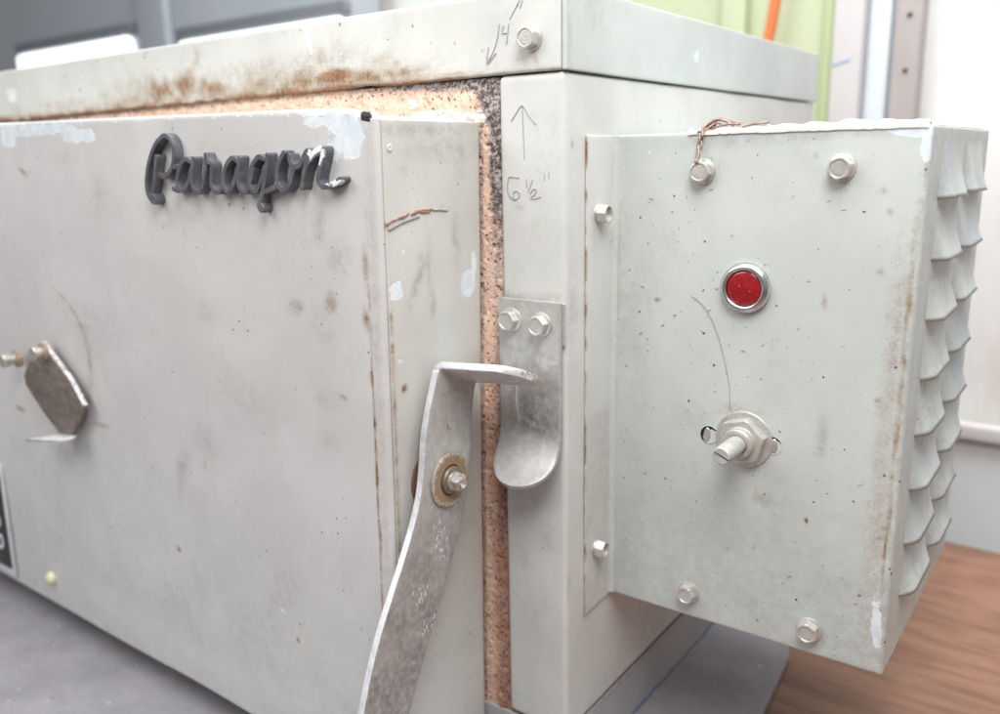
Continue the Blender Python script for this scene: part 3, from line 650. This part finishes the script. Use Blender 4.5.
# ---- latch handle on the door side
XA = -37.4
Lf = [(-39.9, -119.3), (-41.5, -122.5), (-44.6, -130), (-48.0, -139), (-50.4, -148), (-52.0, -158), (-53.8, -168), (-56.5, -176.5), (-61.5, -187), (-68.0, -198.5), (-75.0, -210), (-81.5, -221), (-87.5, -233), (-93.0, -247), (-98.5, -262), (-104, -278), (-109, -294), (-113, -309)]
Rt = [(-15.2, -131.0), (-16.2, -133.5), (-17.8, -139.5), (-19.0, -146.5), (-20.0, -155), (-20.8, -163), (-22.2, -172), (-24.8, -182.5), (-29.0, -194), (-34.6, -205.5), (-41.0, -217.5), (-47.8, -229.5), (-55.0, -242), (-62.0, -255), (-69.2, -269.5), (-75.8, -285), (-81.5, -300), (-86.5, -316)]
Lf = smooth_path(Lf, 4); Rt = smooth_path(Rt, 4)
w_ = np.array([0, 24.1, -11.4]); w_ /= np.linalg.norm(w_); n_ = np.array([0, .4276, .904])
rows = [((XA, a[0], a[1]), (XA, b[0], b[1]), (1, 0, 0)) for a, b in zip(Lf, Rt)]
V, F = strip(rows, 3.2, 14, .45)
d = .22+.55*np.interp(-V[:, 2], [120, 175, 185, 215, 240, 320], [0, 0, .5, 1.5, 1.35, .8])*(.7+.6*vnoise(V, 9))+.5*np.exp(-(np.abs(np.hypot(V[:, 1]+31, V[:, 2]+143)-12.5)/1.2)**2)*(V[:, 2] > -134)
r = .9*np.exp(-((V[:, 1]+35.5)**2/3+(V[:, 2]+147)**2/12))+1.0*np.exp(-((V[:, 1]+44)**2/3+(V[:, 2]+118.7)**2/4))
fcx = V[:, 0] > XA-.4
arm = mesh('latch_handle', V, F, 'latch_steel', kiln, {'dirt': d*fcx, 'rust': r}); fix_normals(arm); sharp(arm, 35)
# bright worn front edge and the bent-over tab
u_ = np.array([1, .08*.4276, .08*.904]); u_ /= np.linalg.norm(u_)
P0 = np.array([XA-.4, -39.9, -119.9]); W = 27.0; LT = 37.5; rw = []
def tabpt(a, b): return P0+u_*a+w_*b
for a in np.linspace(-3.0, 0, 4)[:-1]:                            # the bend
    th = (a+3)/3*math.pi/2; rw.append((tabpt(-2.6+2.6*(1-math.cos(th)), 0)+n_*(-2.6+2.6*math.sin(th)+2.8), tabpt(-2.6+2.6*(1-math.cos(th)), W)+n_*(-2.6+2.6*math.sin(th)+2.8), u_*-math.cos(th)+n_*max(math.sin(th), .05)))
for a in list(np.linspace(0, LT-11, 10)): rw.append((tabpt(a, 0)+n_*3.2, tabpt(a, W)+n_*3.2, n_))
for t in np.linspace(.12, 1.5, 12): q = (LT-11)+11*math.sin(t); c = W/2*(1-math.cos(t)); rw.append((tabpt(q, c)+n_*3.2, tabpt(q, W-c)+n_*3.2, n_))
V, F = strip(rw, 3.2, 10, .4); tb = mesh('tab', V, F, 'edge_steel', arm, {'dirt': .25+.2*vnoise(V, 5), 'rust': .5*np.clip(1-(V@n_-(P0@n_)-.2)/1.0, 0, 1)*.75+.6*np.exp(-(V[:, 0]+1)**2/3)}); fix_normals(tb); sharp(tb, 40)
# bright steel strip: the cut front edge of the bar
ed = [((XA-3.15, a[0]-.12, a[1]), (XA-.12, a[0]-.12, a[1]), (0, -1, -.3)) for a in Lf[2:]]
V, F = strip(ed, .5, 3, .1); ee = mesh('worn_edge', V, F, 'edge_steel', arm, {'dirt': .25+.35*vnoise(V, 4)}); fix_normals(ee)
PY, PZ = -36.6, -170.4
V, F = lathe([(12.3, 0), (12.5, .8), (12.1, 1.3), (11.5, 1.45), (9.6, 1.15), (7.0, 1.3), (6.9, .5), (.1, .5)], 56); V = rot_to(V, 'side')
rr = np.hypot(V[:, 1], V[:, 2]); o = mesh('washer', V, F, 'rusty_washer', arm, {'rust': np.where((rr < 11.0), .35, 0.), 'dirt': np.where(rr > 12.2, .8, .1)}, loc=(XA, PY, PZ)); fix_normals(o); sharp(o, 40)
V, F = lathe([(6.2, 0), (6.3, 1.0), (6.0, 1.5), (4.6, 1.6), (.1, 1.6)], 40); o = mesh('washer', rot_to(V, 'side'), F, 'dark_steel', arm, loc=(XA+1.2, PY, PZ)); fix_normals(o); sharp(o, 40)
V, F = lathe([(15.3, 0), (15.4, .7), (15.2, 1.5), (13, 1.7), (12.9, 1.8), (12.4, 5.2), (.1, 5.2)], 48); o = mesh('washer', rot_to(V, 'side'), F, 'brown_washer', arm, loc=(-46.2, PY, PZ)); fix_normals(o); sharp(o, 40)
# slotted square pivot bolt with its worn notch
H4 = lambda k, af=6.0: (lambda th: k*min(af/2/max(abs(math.cos(((th+math.pi/4) % (math.pi/2))-math.pi/4)), .2), af/2*1.28))
V, F = lathe([(4.3, 0), (4.2, 1.0), (H4(1.0), 1.3), (H4(1.05), 4.2), (H4(.97), 5.0), (H4(.84), 5.2), (.1, 5.3)], 64); V = rot_to(V, 'side')
hi = V[:, 0] > 3.8; V[:, 0] -= np.where(hi & (np.abs(V[:, 1]*.75-V[:, 2]*.6) < .95), 2.4, 0)
pb = mesh('bolt', V, F, 'zinc_bolt', arm, {'rust': np.clip(.55-V[:, 0]*.15, 0, 1)}, loc=(XA+2.6, PY, PZ)); fix_normals(pb); sharp(pb, 25); pb.rotation_euler = (.35, .1, 0)
# stamped wear marks on the handle
rs = random.Random(4); st = []
for k in range(46):
    yy = rs.gauss(-45, 3.2); zz = -rs.uniform(186, 205); 
    if k > 24: yy = rs.gauss(-58, 3.5); zz = -rs.uniform(212, 238)
    st.append([(yy, zz), (yy+rs.uniform(-1.2, 1.2), zz-rs.uniform(.5, 2.2))])
marks('scratch', st, on_side, XA, 'scratch_white', arm, .28, .09)

# ---- peephole cover on the door
PC = [(-313.5, -133.5), (-287, -152.5), (-275.5, -166), (-279, -172), (-293.5, -187.5), (-306, -189), (-323, -178), (-341, -163), (-341.5, -157), (-327.5, -143)]
pc = plate('peephole_cover', PC, 2.6, 'dark_steel', kiln, lambda V: on_front(V, -69.6), .4)
pcx = []
for a, b in zip(PC[:2], PC[1:3]):
    d = np.array(b, float)-np.array(a); nn = np.array([-d[1], d[0]])/np.linalg.norm(d)
    pcx.append(ribbon([a, b], 1.3, 0, 2.6, .3))
V, F = join([pcx[0], pcx[1]]); o = mesh('lip', on_front(V, -69.4), F, 'edge_steel', pc, {'rust': np.full(len(V), .5), 'dirt': np.full(len(V), .6)}); fix_normals(o)
lr = [((-309.5, -72.2, -187.9), (-287, -72.2, -185.5), (0, .2, 1)), ((-314, -77, -189.6), (-288, -75, -186.3), (0, .25, 1)), ((-326, -83, -191.8), (-292, -78.0, -187.2), (0, .3, 1))]
V, F = strip(lr, 1.6, 6, .3); o = mesh('lip', V, F, 'edge_steel', pc, {'dirt': np.full(len(V), .2)}); fix_normals(o)
for loc, s in (((-350, -70.5, -148.0), 1.0), ((-312, -72.4, -139), .7)):
    V, F = lathe([(5.3, -1), (5.3, 1.2), (3.2, 1.4), (3.2, 5), (4.1, 5.3), (4.1, 8.6), (3.6, 9.3), (.1, 9.5)], 28); V = rot_to(V, 'front')
    o = mesh('bolt', V, F, 'zinc_bolt', pc, {'rust': np.clip(.75+V[:, 1]*.09, 0, 1)}, loc=loc); fix_normals(o); sharp(o, 35); o.scale = (1, s, 1)
V, F = lathe([(7.5, 0), (7.5, 5.5), (.1, 5.6)], 28); o = mesh('spacer', rot_to(V, 'front'), F, 'dark_steel', pc, loc=(-323.5, -65.3, -146)); fix_normals(o)

# ---- rating plate and small painted screw, lower left of the door
pl = [(-430, -236), (-403.5, -236), (-401.5, -238), (-404.3, -309.5), (-407, -311.8), (-430, -311.8)]
DP = plate('rating_plate', [(-462, -230), (-410.5, -230), (-408.6, -232), (-411.8, -312.5), (-414, -315.2), (-462, -315.2)], .9, 'edge_steel', door, lambda V: on_front(V, -65.5), .25)
plate('plate_face', [(-458, -236), (-414.2, -236), (-412.8, -238), (-415.8, -308), (-417.4, -310), (-458, -310)], .35, 'black_plate', DP, lambda V: on_front(V, -66.25), .08)
marks('plate_print', [[(-424, -262), (-417.5, -260), (-415.5, -265), (-421.5, -269), (-415, -273), (-417, -279), (-424, -278)], [(-424, -289), (-417, -287), (-416.5, -294), (-424, -297)], [(-440, -262), (-440, -278)], [(-440, -289), (-432, -289), (-432, -297)]], lambda V, y: on_front(V, y)-np.array([9, 0, 0]), -66.6, 'plate_print', DP, 2.6, .1)
V, F = lathe([(4.2, -.5), (4.4, .6), (3.9, 2.2), (2.6, 3.2), (.1, 3.6)], 28); o = mesh('screw', rot_to(V, 'front'), F, 'cream_plastic', door, loc=(-360, -65.6, -300)); fix_normals(o)
V, F = lathe([(1.5, -.4), (1.55, .2), (1.1, .5), (.4, .15), (.05, .1)], 18); o = mesh('rivet', rot_to(V, 'side'), F, 'pale_paint', door, loc=(-43.6, -57.6, -29.5)); fix_normals(o)

# ---- control box on the right
V, F = roundbox((.9, 39.4, -246.8), (129.2, 184.5, -25.2), 1.1, (1.05, [(39, 1.5), (60, 10)], 1.05))
V[:, 2] += np.where((V[:, 2] < -200) & (V[:, 1] < 80), .55*vnoise(V, 33), 0); V[:, 1] += np.where(V[:, 1] < 41, .3*vnoise(V, 45), 0)
fr = V[:, 1] < 41; at = features(V, F_BOX+[('d', a, b, 8.5, 8.5, 0, .42) for a, b in ((43.2, -42.5), (99, -41.5), (43.2, -235.6), (99, -236), (64, -90), (66, -158))], 0); x, z = V[:, 0], V[:, 2]  # soft darker rounds centred a little below each bolt, the lamp and shaft
at['pale'] = at['pale']*fr
at['rust'] = np.maximum(at['rust']*fr, fr*wline(x-126.4+.5*vnoise(V, 9), .85)*np.interp(z, [-250, -215, -180, -90, -60, -25], [.15, .4, .72, .72, .35, .1])*(1.05+.6*vnoise(V, 4)))
at['dirt'] = np.maximum(at['dirt'], fr*.75*wline(x-128.3, .8)*np.interp(z, [-250, -60, -25], [1, .7, 1.2]))
at['rust'] = np.maximum(at['rust'], fr*.34*np.clip(1-(x-122)**2/30, 0, 1)*np.interp(z, [-250, -180, -90, -40], [.2, 1, .8, 0]))
at['rust'] = np.maximum(at['rust'], fr*.2*np.clip(1-np.abs(x-7)/6, 0, 1)*np.interp(z, [-160, -90], [0, 1])); at['dirt'] = np.maximum(at['dirt'], fr*.35*np.clip((-z-150)/80, 0, 1))
at['dirt'] = np.maximum(at['dirt'], (1-fr)*.3)
box = mesh('control_box', V, F, 'cool_grey_paint', kiln, at)
V, F = roundbox((.2, 15.6, -248.4), (1.15, 42, -25.4), .35, (.5, 1.2, 1.6)); V[:, 2] += np.where(V[:, 2] < -240, -.6*np.clip((25-V[:, 1])/10, -1, 1), 0)
mesh('flange', V, F, 'pale_paint', box, {'rust': .55*np.exp(-(V[:, 1]-15.6)/.6)*(1.1+1.1*vnoise(V, 5)), 'dirt': .3*(V[:, 2] < -150)})
# soft inner bend between flange and face
fil = []
for t in np.linspace(0, math.pi/2, 8): fil.append((1.1+2.6*(1-math.sin(t)), 39.4-2.6*(1-math.cos(t))))
V = []; F = []; zz = lin(-246.5, -25.6, 4)
for zc in zz:
    for a, b in fil: V.append((a, b-.05, zc))
nf = len(fil)
for i in range(len(zz)-1):
    for k in range(nf-1): F.append([i*nf+k, i*nf+k+1, (i+1)*nf+k+1, (i+1)*nf+k])
o = mesh('bend', V, F, 'cool_grey_paint', box, {'rust': np.full(len(V), .14)})
# louvres: a pressed scoop open at the bottom
def louvre(y0, y1, zb, h, d, frame, nu=22, nv=12, jit=0):
    V = []; F = []
    for layer in (0, 1):
        for i in range(nu+1):
            for k in range(nv+1):
                u = i/nu; v = k/nv                                     # v=1 at the open lip
                side = min(1, min(u, 1-u)/.22); side = side*(2-side)
                prof = .3*v+.7*v**2.2
                hh = d*side*prof; droop = .25*math.sin(u*5+jit)*v
                off = .8*layer
                V.append((y0+(y1-y0)*u, zb+h*(1-v)+droop-1.2*v, max(hh-off, -.2) if layer else hh+.02))
    n1 = (nu+1)*(nv+1)
    for i in range(nu):
        for k in range(nv):
            q = [i*(nv+1)+k, (i+1)*(nv+1)+k, (i+1)*(nv+1)+k+1, i*(nv+1)+k+1]; F.append(q); F.append([x+n1 for x in q][::-1])
    for i in range(nu): a = i*(nv+1)+nv; b = (i+1)*(nv+1)+nv; F.append([a, b, b+n1, a+n1])
    V = frame(np.array(V)); return V, F
zl = [-51.6, -75.6, -99.2, -123.4, -147.3, -171.0, -195.0, -218.8]
for col, (ya, yb, dd) in enumerate(((60.5, 111, 5.2), (117, 171, 5.0))):
    for k, zb in enumerate(zl):
        V, F = louvre(ya, yb, zb, 20.5, dd-.2+(k % 3)*.3, lambda V: on_side(V, 129.2), jit=k*1.7+col)
        V = V+0; V[:, 0] += np.clip(V[:, 0]-130, 0, 9)*.05*vnoise(V, 18)
        e = np.clip((V[:, 0]-136)/2, 0, 1)
        at = {'blue': np.clip(.28*vnoise(V+40, 30)+(.12 if (col and k > 2) else -.06), 0, .22), 'dirt': .3+.3*vnoise(V, 12)}
        o = mesh('louvre', V, F, 'cool_grey_paint', box, at); fix_normals(o)
# raised louvres on the top of the box
for k in range(8):
    x0 = 30+k*12.2*1.05
    if x0 > 124: break
for k, (x0, x1, hh) in enumerate(((38, 53, 2.6), (53.5, 66, 2.2), (66.5, 78, 3.2), (78.5, 92, 3.6), (92.5, 106, 4.2), (106.5, 118, 3.6), (118.2, 127.5, 3.0))):
    V, F = louvre(46, 172, 0, x1-x0, hh, lambda V: np.stack([x0+V[:, 1]+1.2, V[:, 0], -25.2+V[:, 2]], 1), nu=30, nv=8, jit=k)
    o = mesh('louvre', V, F, 'pale_paint', box); fix_normals(o)
    V2 = [(x0, 43.2, -25.3), (x1, 43.2, -25.3)]
# peeled paint film along the top front edge
rs = random.Random(9); pf = []
V = []; F = []
N = 150
for i in range(N+1):
    x = 36+92*i/N; hgt = .35+.9*abs(fbm(np.array([[x, 0, 0]]), 7)[0])+(.7 if x > 60 else 0)+.8*(vnoise(np.array([[x, 5, 5]]), 3)[0] > .35)
    dep = .4+.8*abs(vnoise(np.array([[x*1.0, 9, 9]]), 4)[0])
    V += [(x, 38.9-dep*.15, -25.9-dep*.6), (x, 38.7, -25.4), (x, 39.0+.2*dep, -25.1+hgt*.6), (x, 41+dep, -24.9+hgt), (x, 44, -25.15)]
for i in range(N):
    for k in range(4): F.append([i*5+k, (i+1)*5+k, (i+1)*5+k+1, i*5+k+1])
o = mesh('peeling_film', V, F, 'white_wall', box, smooth=False)
marks('scratch', [ARC_BOX], on_front, 39.2, 'pencil_faint', box, .2, .04, .12)
# grey wavy brushed edge near the top left of the box face
wv = [(8+2.0*i, -26.6-1.8*abs(math.sin(i*.9))-.9*math.sin(i*2.3)) for i in range(24)]
rs = random.Random(12); st = []
for k in range(60):
    xx = rs.uniform(12, 122); zz = rs.uniform(-240, -35); a = rs.gauss(0, .9); L_ = rs.uniform(.5, 2.0); st.append([(xx, zz), (xx+L_*math.cos(a), zz+L_*math.sin(a)*.6)])
marks('scratch', st, on_front, 39.2, 'scratch_grey', box, .22, .05)
bolt((43.2, 39.2, -41.2), 'front', box, .75); bolt((99.0, 39.2, -40.2), 'front', box, .2)
bolt((43.2, 39.2, -234.4), 'front', box, .5, scale=.94); bolt((99.0, 39.2, -234.8), 'front', box, .95, scale=1.0)
for zc, sp in ((-58.6, .4), (-217.4, .1)):
    bolt((1.1, 25.4, zc), 'side', box, sp, mat='painted_bolt', key='sheet', af=7.6, fl=8.0, h=5.4, hollow=1.5)
def badge(cx, cz): pass
# indicator lamp
lamp = None
V, F = lathe([(10.5, -.5), (10.7, .8), (10.4, 2.2), (9.6, 3.3), (8.7, 3.7), (8.0, 3.6), (7.55, 3.2), (7.45, 2.0), (7.4, 1.4), (.1, 1.4)], 64)
lamp = mesh('indicator_lamp', rot_to(V, 'front'), F, 'chrome', kiln, {'dirt': .15+.2*np.clip(-V[:, 1]/9, 0, 1)}, loc=(63.9, 39.3, -88.6)); fix_normals(lamp); sharp(lamp, 50)
V, F = lathe([(7.35, 1.2), (7.35, 2.4), (7.1, 2.75), (6.2, 2.95), (4, 3.15), (2, 3.25), (.05, 3.3)], 56); o = mesh('lens', rot_to(V, 'front'), F, 'red_lens', lamp); fix_normals(o)
# switch shaft
V, F = lathe([(12.4, -.3), (12.6, .5), (12.3, 1.0), (11.6, 1.1), (hexr(18.6, .1), 1.15), (hexr(18.6, .1), 4.9), (hexr(18.6, .5, .965), 5.5), (8.0, 5.7), (7.0, 5.5), (6.7, 5.7), (6.5, 8.4), (6.0, 8.9), (4.4, 8.8), (4.2, 7.2), (.1, 7.2)], 72)
sw = mesh('control_shaft', rot_to(V, 'front'), F, 'painted_bolt', kiln, {'rust': .12*np.ones(len(V))+.25*(np.abs(V[:, 2]-5.2) < .5)}, loc=(66.2, 39.2, -154.6)); fix_normals(sw); sharp(sw, 30); sw.rotation_euler = (0, .25, 0)
Vs = []; Fs = []
def dshaft(sign, lo):
    out = []; nn = 20; off = .45
    for z, k in ((5, 1), (24.5, 1), (25.6, .93), (26.0, .80)):
        ring = []
        for q in range(nn+1):
            th = math.pi*q/nn; ring.append((4.0*k*math.cos(th), sign*(off+(4.0*k-off)*math.sin(th)) if 1 else 0, z))
        out += ring
    m = nn+1; F = []
    for i in range(3):
        for q in range(m): F.append([i*m+q, i*m+(q+1) % m, (i+1)*m+(q+1) % m, (i+1)*m+q])
    F.append(list(range(m))[::-1]); F.append([3*m+q for q in range(m)]); return np.array(out), F
V, F = join([dshaft(1, 0), dshaft(-1, 0)]); sh = mesh('shaft', rot_to(V, 'front'), F, 'worn_steel', sw, {'dirt': .1*np.ones(len(V))}); fix_normals(sh); sharp(sh, 35); sh.rotation_euler = (0, .15, 0)
for cx, cz in ((50.4, -155.4), (78.6, -155.2)):
    V, F = lathe([(4.1, -.2), (4.1, .08), (4.0, .10)]+[(3.9-.3*k, .10) for k in range(13)], 36)
    Vf = rot_to(V, 'front'); hr = np.hypot(V[:, 0], V[:, 1]); h2 = np.hypot(Vf[:, 0]-.9, Vf[:, 2]+.9); o = mesh('slot_hole', Vf, F, 'cool_grey_paint', box, {'black': 1.*((hr < 4.05) & (h2 > 3.55)), 'dirt': 0*(hr > 4.4)}, loc=(cx, 39.15, cz)); fix_normals(o)
    V, F = lathe([(3.3, -.8), (3.2, .1), (2.6, .3), (.05, .35)], 28); V[:, 0] *= .5; V[:, 0] += -.9 if cx < 60 else .7
    o = mesh('locating_pin', rot_to(V, 'front'), F, 'zinc_bolt', box, loc=(cx, 39.1, cz)); fix_normals(o)

# ---- pencil notes
marks('pencil_note', PF[:2], on_front, -.2, 'pencil', case, .25, .05); marks('pencil_note', PF[2:], on_front, -.2, 'pencil', case, .25, .05)
marks('pencil_note', PL, on_front, -1.6, 'pencil', cap, .25, .06)

# =================================================================== other things
bx = []
main = [(42.2, 33.6, -37.6), (42.6, 35.5, -34.2), (41.4, 37.6, -30.0), (43.0, 37.8, -27.2), (42.6, 39.5, -23.6), (46.5, 42, -20.6), (51.5, 41.5, -21.2), (55, 40.6, -23.0)]
w2 = [(42.9, 34.2, -38.0), (41.6, 36.0, -34.0), (43.0, 37.4, -30.2), (41.6, 38.0, -27.0), (44.4, 39.4, -24.8), (48.5, 40.0, -25.0), (56, 40.2, -24.2), (63, 41, -22.8), (69, 43, -22.2)]
w3 = [(43.2, 40.5, -24.4), (45.6, 41.8, -22.0), (48.5, 42.2, -20.2), (53, 42.0, -21.0), (57.5, 41.2, -22.6), (53.0, 40.4, -22.4), (47.5, 40.2, -23.6), (44, 41.4, -25)]
w4 = [(40.5, 38.4, -25.2), (44.0, 39.6, -24.2), (47.2, 41.8, -21.8), (50.6, 42.2, -22.8), (54.6, 41.4, -21.6)]
w5 = [(44.6, 41.8, -24.5), (43.4, 42.0, -22.6), (45.0, 42.4, -20.9), (46.6, 42.0, -22.6), (45.0, 41.4, -24.2)]
V, F = join([tube(main, .62), tube(w2, .5), tube(w3, .5), tube(w4, .42), tube(w5, .6)])
wire = mesh('wire', V, F, 'copper_wire'); fix_normals(wire); tag(wire, 'short twisted rusty copper wire hooked on the upper left bolt of the control box', 'wire')

# grey board under the kiln and wooden table
SL = [(-900, -420), (63, -420), (60, 20), (57.6, 113), (52, 178), (50, 184), (43.5, 204), (40, 212), (36, 345), (-900, 345)]
sl = plate('board', SL, 4.2, 'slab_grey', None, lambda V: np.stack([V[:, 0], V[:, 1], -342.3+V[:, 2]], 1), .8)
tag(sl, 'flat grey mottled board lying on the wooden table under the kiln', 'board')
V, F = roundbox((-1200, -520, -372), (700, 417.8, -342.4), 2, (200, 200, 30)); tb = mesh('table', V, F, 'wood'); sharp(tb, 30); tag(tb, 'reddish brown wood grain table top under the kiln and grey board', 'table')
def bxp(lo, hi, r=2, st=(1e4, 1e4, 1e4)): return roundbox(lo, hi, r, st)
WY = 520
V, F = bxp((-3000, WY+8, -1100), (1500, WY+30, 900)); o = mesh('wall', V, F, 'white_wall'); sharp(o, 30); tag(o, kind='structure'); o.name = 'wall'
gp = thing('wall_panel', 'pale green painted panel with a vertical rib standing behind the kiln', 'panel', (-150, WY, -340))
V, F = bxp((-330, WY-8, -600), (-38, WY+4, 600)); o = mesh('sheet', V, F, 'green_panel', gp); sharp(o)
V, F = bxp((-140, WY-22, -600), (-116, WY-8.4, 600), 3); o = mesh('rib', V, F, 'green_panel', gp); sharp(o)
V, F = bxp((-48, WY-14, -600), (-38.5, WY-8.4, 600), 2); o = mesh('trim', V, F, 'green_shade', gp); sharp(o)
def post(name, x0, x1, y0, mat, label, cat):
    V, F = bxp((x0, y0, -700), (x1, WY+6, 700), 2); o = mesh(name, V, F, mat); sharp(o); return tag(o, label, cat)
post('post', -37.5, -12, WY-20, 'white_post', 'pale grey white upright post with a small blue mark beside the green panel', 'post')
post('door_frame', -11.5, 7, WY-6, 'blue_white', 'bluish white upright strip between the pale post and the brownish post', 'frame')
post('corner_bead', 7.5, 11.5, WY-4, 'steel_blue', 'narrow dark grey upright strip left of the brownish post', 'strip')
post('post', 12, 33, WY-16, 'taupe_post', 'brownish grey upright post with rust dots left of the white wall', 'post')
for k, zz in enumerate((75, 31)):
    V, F = lathe([(2.2, 0), (2, 1.2), (.1, 1.5)], 16); o = mesh('nail', rot_to(V, 'front'), F, 'brown_washer', bpy.data.objects['post.001'], loc=(23, WY-16, zz)); fix_normals(o)
o = marks('pen_mark', [[(-34, 39.5), (-28, 41.5), (-22, 42.5)]], on_front, WY-20, 'blue_mark', bpy.data.objects['post'], 4, .3)
V, F = tube([(-78, WY-30, 180), (-84, WY-30, 110), (-88, WY-30, 78), (-93, WY-30, 40), (-99, WY-30, -80), (-100, WY-30, -300)], 4.6, 12); o = mesh('cord', V, F, 'orange_cord'); tag(o, 'bright orange cord hanging in front of the green panel', 'cord')
# lower wainscot with ledge at the right
V, F = bxp((45, WY-4, -700), (900, WY+7.5, -282), 3); lw = mesh('wainscot', V, F, 'lower_wall'); sharp(lw); tag(lw, 'plain off white lower wall board behind the table at right', 'board')
V, F = bxp((45, WY-15, -283), (900, WY-3.5, -268), 3); o = mesh('ledge', V, F, 'white_post', lw); sharp(o)
# grey cabinet with lit slots, far left
cb = thing('cabinet', 'blurred blue grey metal cabinet far behind the kiln top at left', 'cabinet', (-1500, 690, -340))
LW = 700-250
def at700(x0, x1, z0, z1, y0, y1, name, mat, parent=cb, r=4):
    V, F = bxp((x0, y0, z0), (x1, y1, z1), r); o = mesh(name, V, F, mat, parent); sharp(o); return o
at700(-2600, -572, -1000, 600, 440, 500, 'body', 'steel_blue')
at700(-2600, -960, 300, 330, 428, 439, 'edge', 'steel_dark')
at700(-975, -905, -1000, 600, 425, 439, 'stile', 'steel_blue')
for x0, x1, zt, lb in ((-1332, -1000, 147, 'left'), (-882, -566, 128, 'right')):
    at700(x0-8, x1+8, zt+1, zt+18, 428, 439, 'shadow_strip', 'steel_dark')  # dark bar standing in for the shadow above each lit strip
    o = at700(x0, x1, 40, zt, 424, 439, 'lamp_slot', 'lit_strip', None, 8)
    tag(o, {'left': 'bright white lit strip above the far left end of the kiln top', 'right': 'bright white lit strip behind the kiln top, above the script nameplate'}[lb], 'light', 'lit strips behind the kiln')
    o.name = 'light_strip'
# =================================================================== camera and light
cam = bpy.data.cameras.new('camera'); co = bpy.data.objects.new('camera', cam); COL.objects.link(co); scn.camera = co
cam.sensor_width = 36; cam.lens = FOC*36/1000; cam.clip_start = .01; cam.clip_end = 50
Rr = Matrix(ROT); Mx = Matrix((Rr[0], -Rr[1], -Rr[2])).transposed().to_4x4()   # camera axes as columns
Mx.translation = Vector(CAM)*S; co.matrix_world = Mx
cam.dof.use_dof = True; cam.dof.focus_distance = .352; cam.dof.aperture_fstop = 7.0
def area(name, loc, target, size, power, col=(1, 1, 1), sy=None):
    l = bpy.data.lights.new(name, 'AREA'); l.energy = power; l.color = col; l.size = size
    if sy: l.shape = 'RECTANGLE'; l.size_y = sy
    o = bpy.data.objects.new(name, l); COL.objects.link(o); o.location = Vector(loc)*S; o.rotation_euler = (Vector(target)-Vector(loc)).to_track_quat('-Z', 'Y').to_euler(); return o
area('overhead_lamp', (205, -275, 330), (0, 0, -120), .26, 3.2, (1, .985, .965), .28)
area('left_fill', (-420, -540, 350), (-200, 0, -150), .5, 3.2, (1, .985, .975), .5)  # unseen fill added to brighten the left of the door
area('cool_top_light', (420, 60, 620), (130, 100, -120), .5, 3.2, (.88, .94, 1))  # cool window-side light, moved overhead to shape the shading of the louvres
area('wall_fill', (0, 150, 950), (100, 520, -100), .8, 14, (1, 1, 1))  # unseen light added above to brighten the background wall
bg = world.node_tree.nodes['Background']; wn = world.node_tree
wt = wn.nodes.new('ShaderNodeTexCoord'); ws = wn.nodes.new('ShaderNodeSeparateXYZ'); wr = wn.nodes.new('ShaderNodeMapRange'); wm = wn.nodes.new('ShaderNodeMix'); wm.data_type = 'RGBA'
wn.links.new(wt.outputs['Generated'], ws.inputs[0]); wn.links.new(ws.outputs[2], wr.inputs[0]); wr.inputs[1].default_value = -.6; wr.inputs[2].default_value = .7
wn.links.new(wr.outputs[0], wm.inputs[0]); wm.inputs[6].default_value = (.20, .17, .15, 1); wm.inputs[7].default_value = (1, 1.02, 1.06, 1); wn.links.new(wm.outputs[2], bg.inputs[0]); bg.inputs[1].default_value = .38
scn.view_settings.view_transform = 'Standard'; scn.view_settings.look = 'None'; scn.view_settings.exposure = 0; scn.view_settings.gamma = 1
scn.cycles.max_bounces = 6; scn.cycles.use_denoising = True
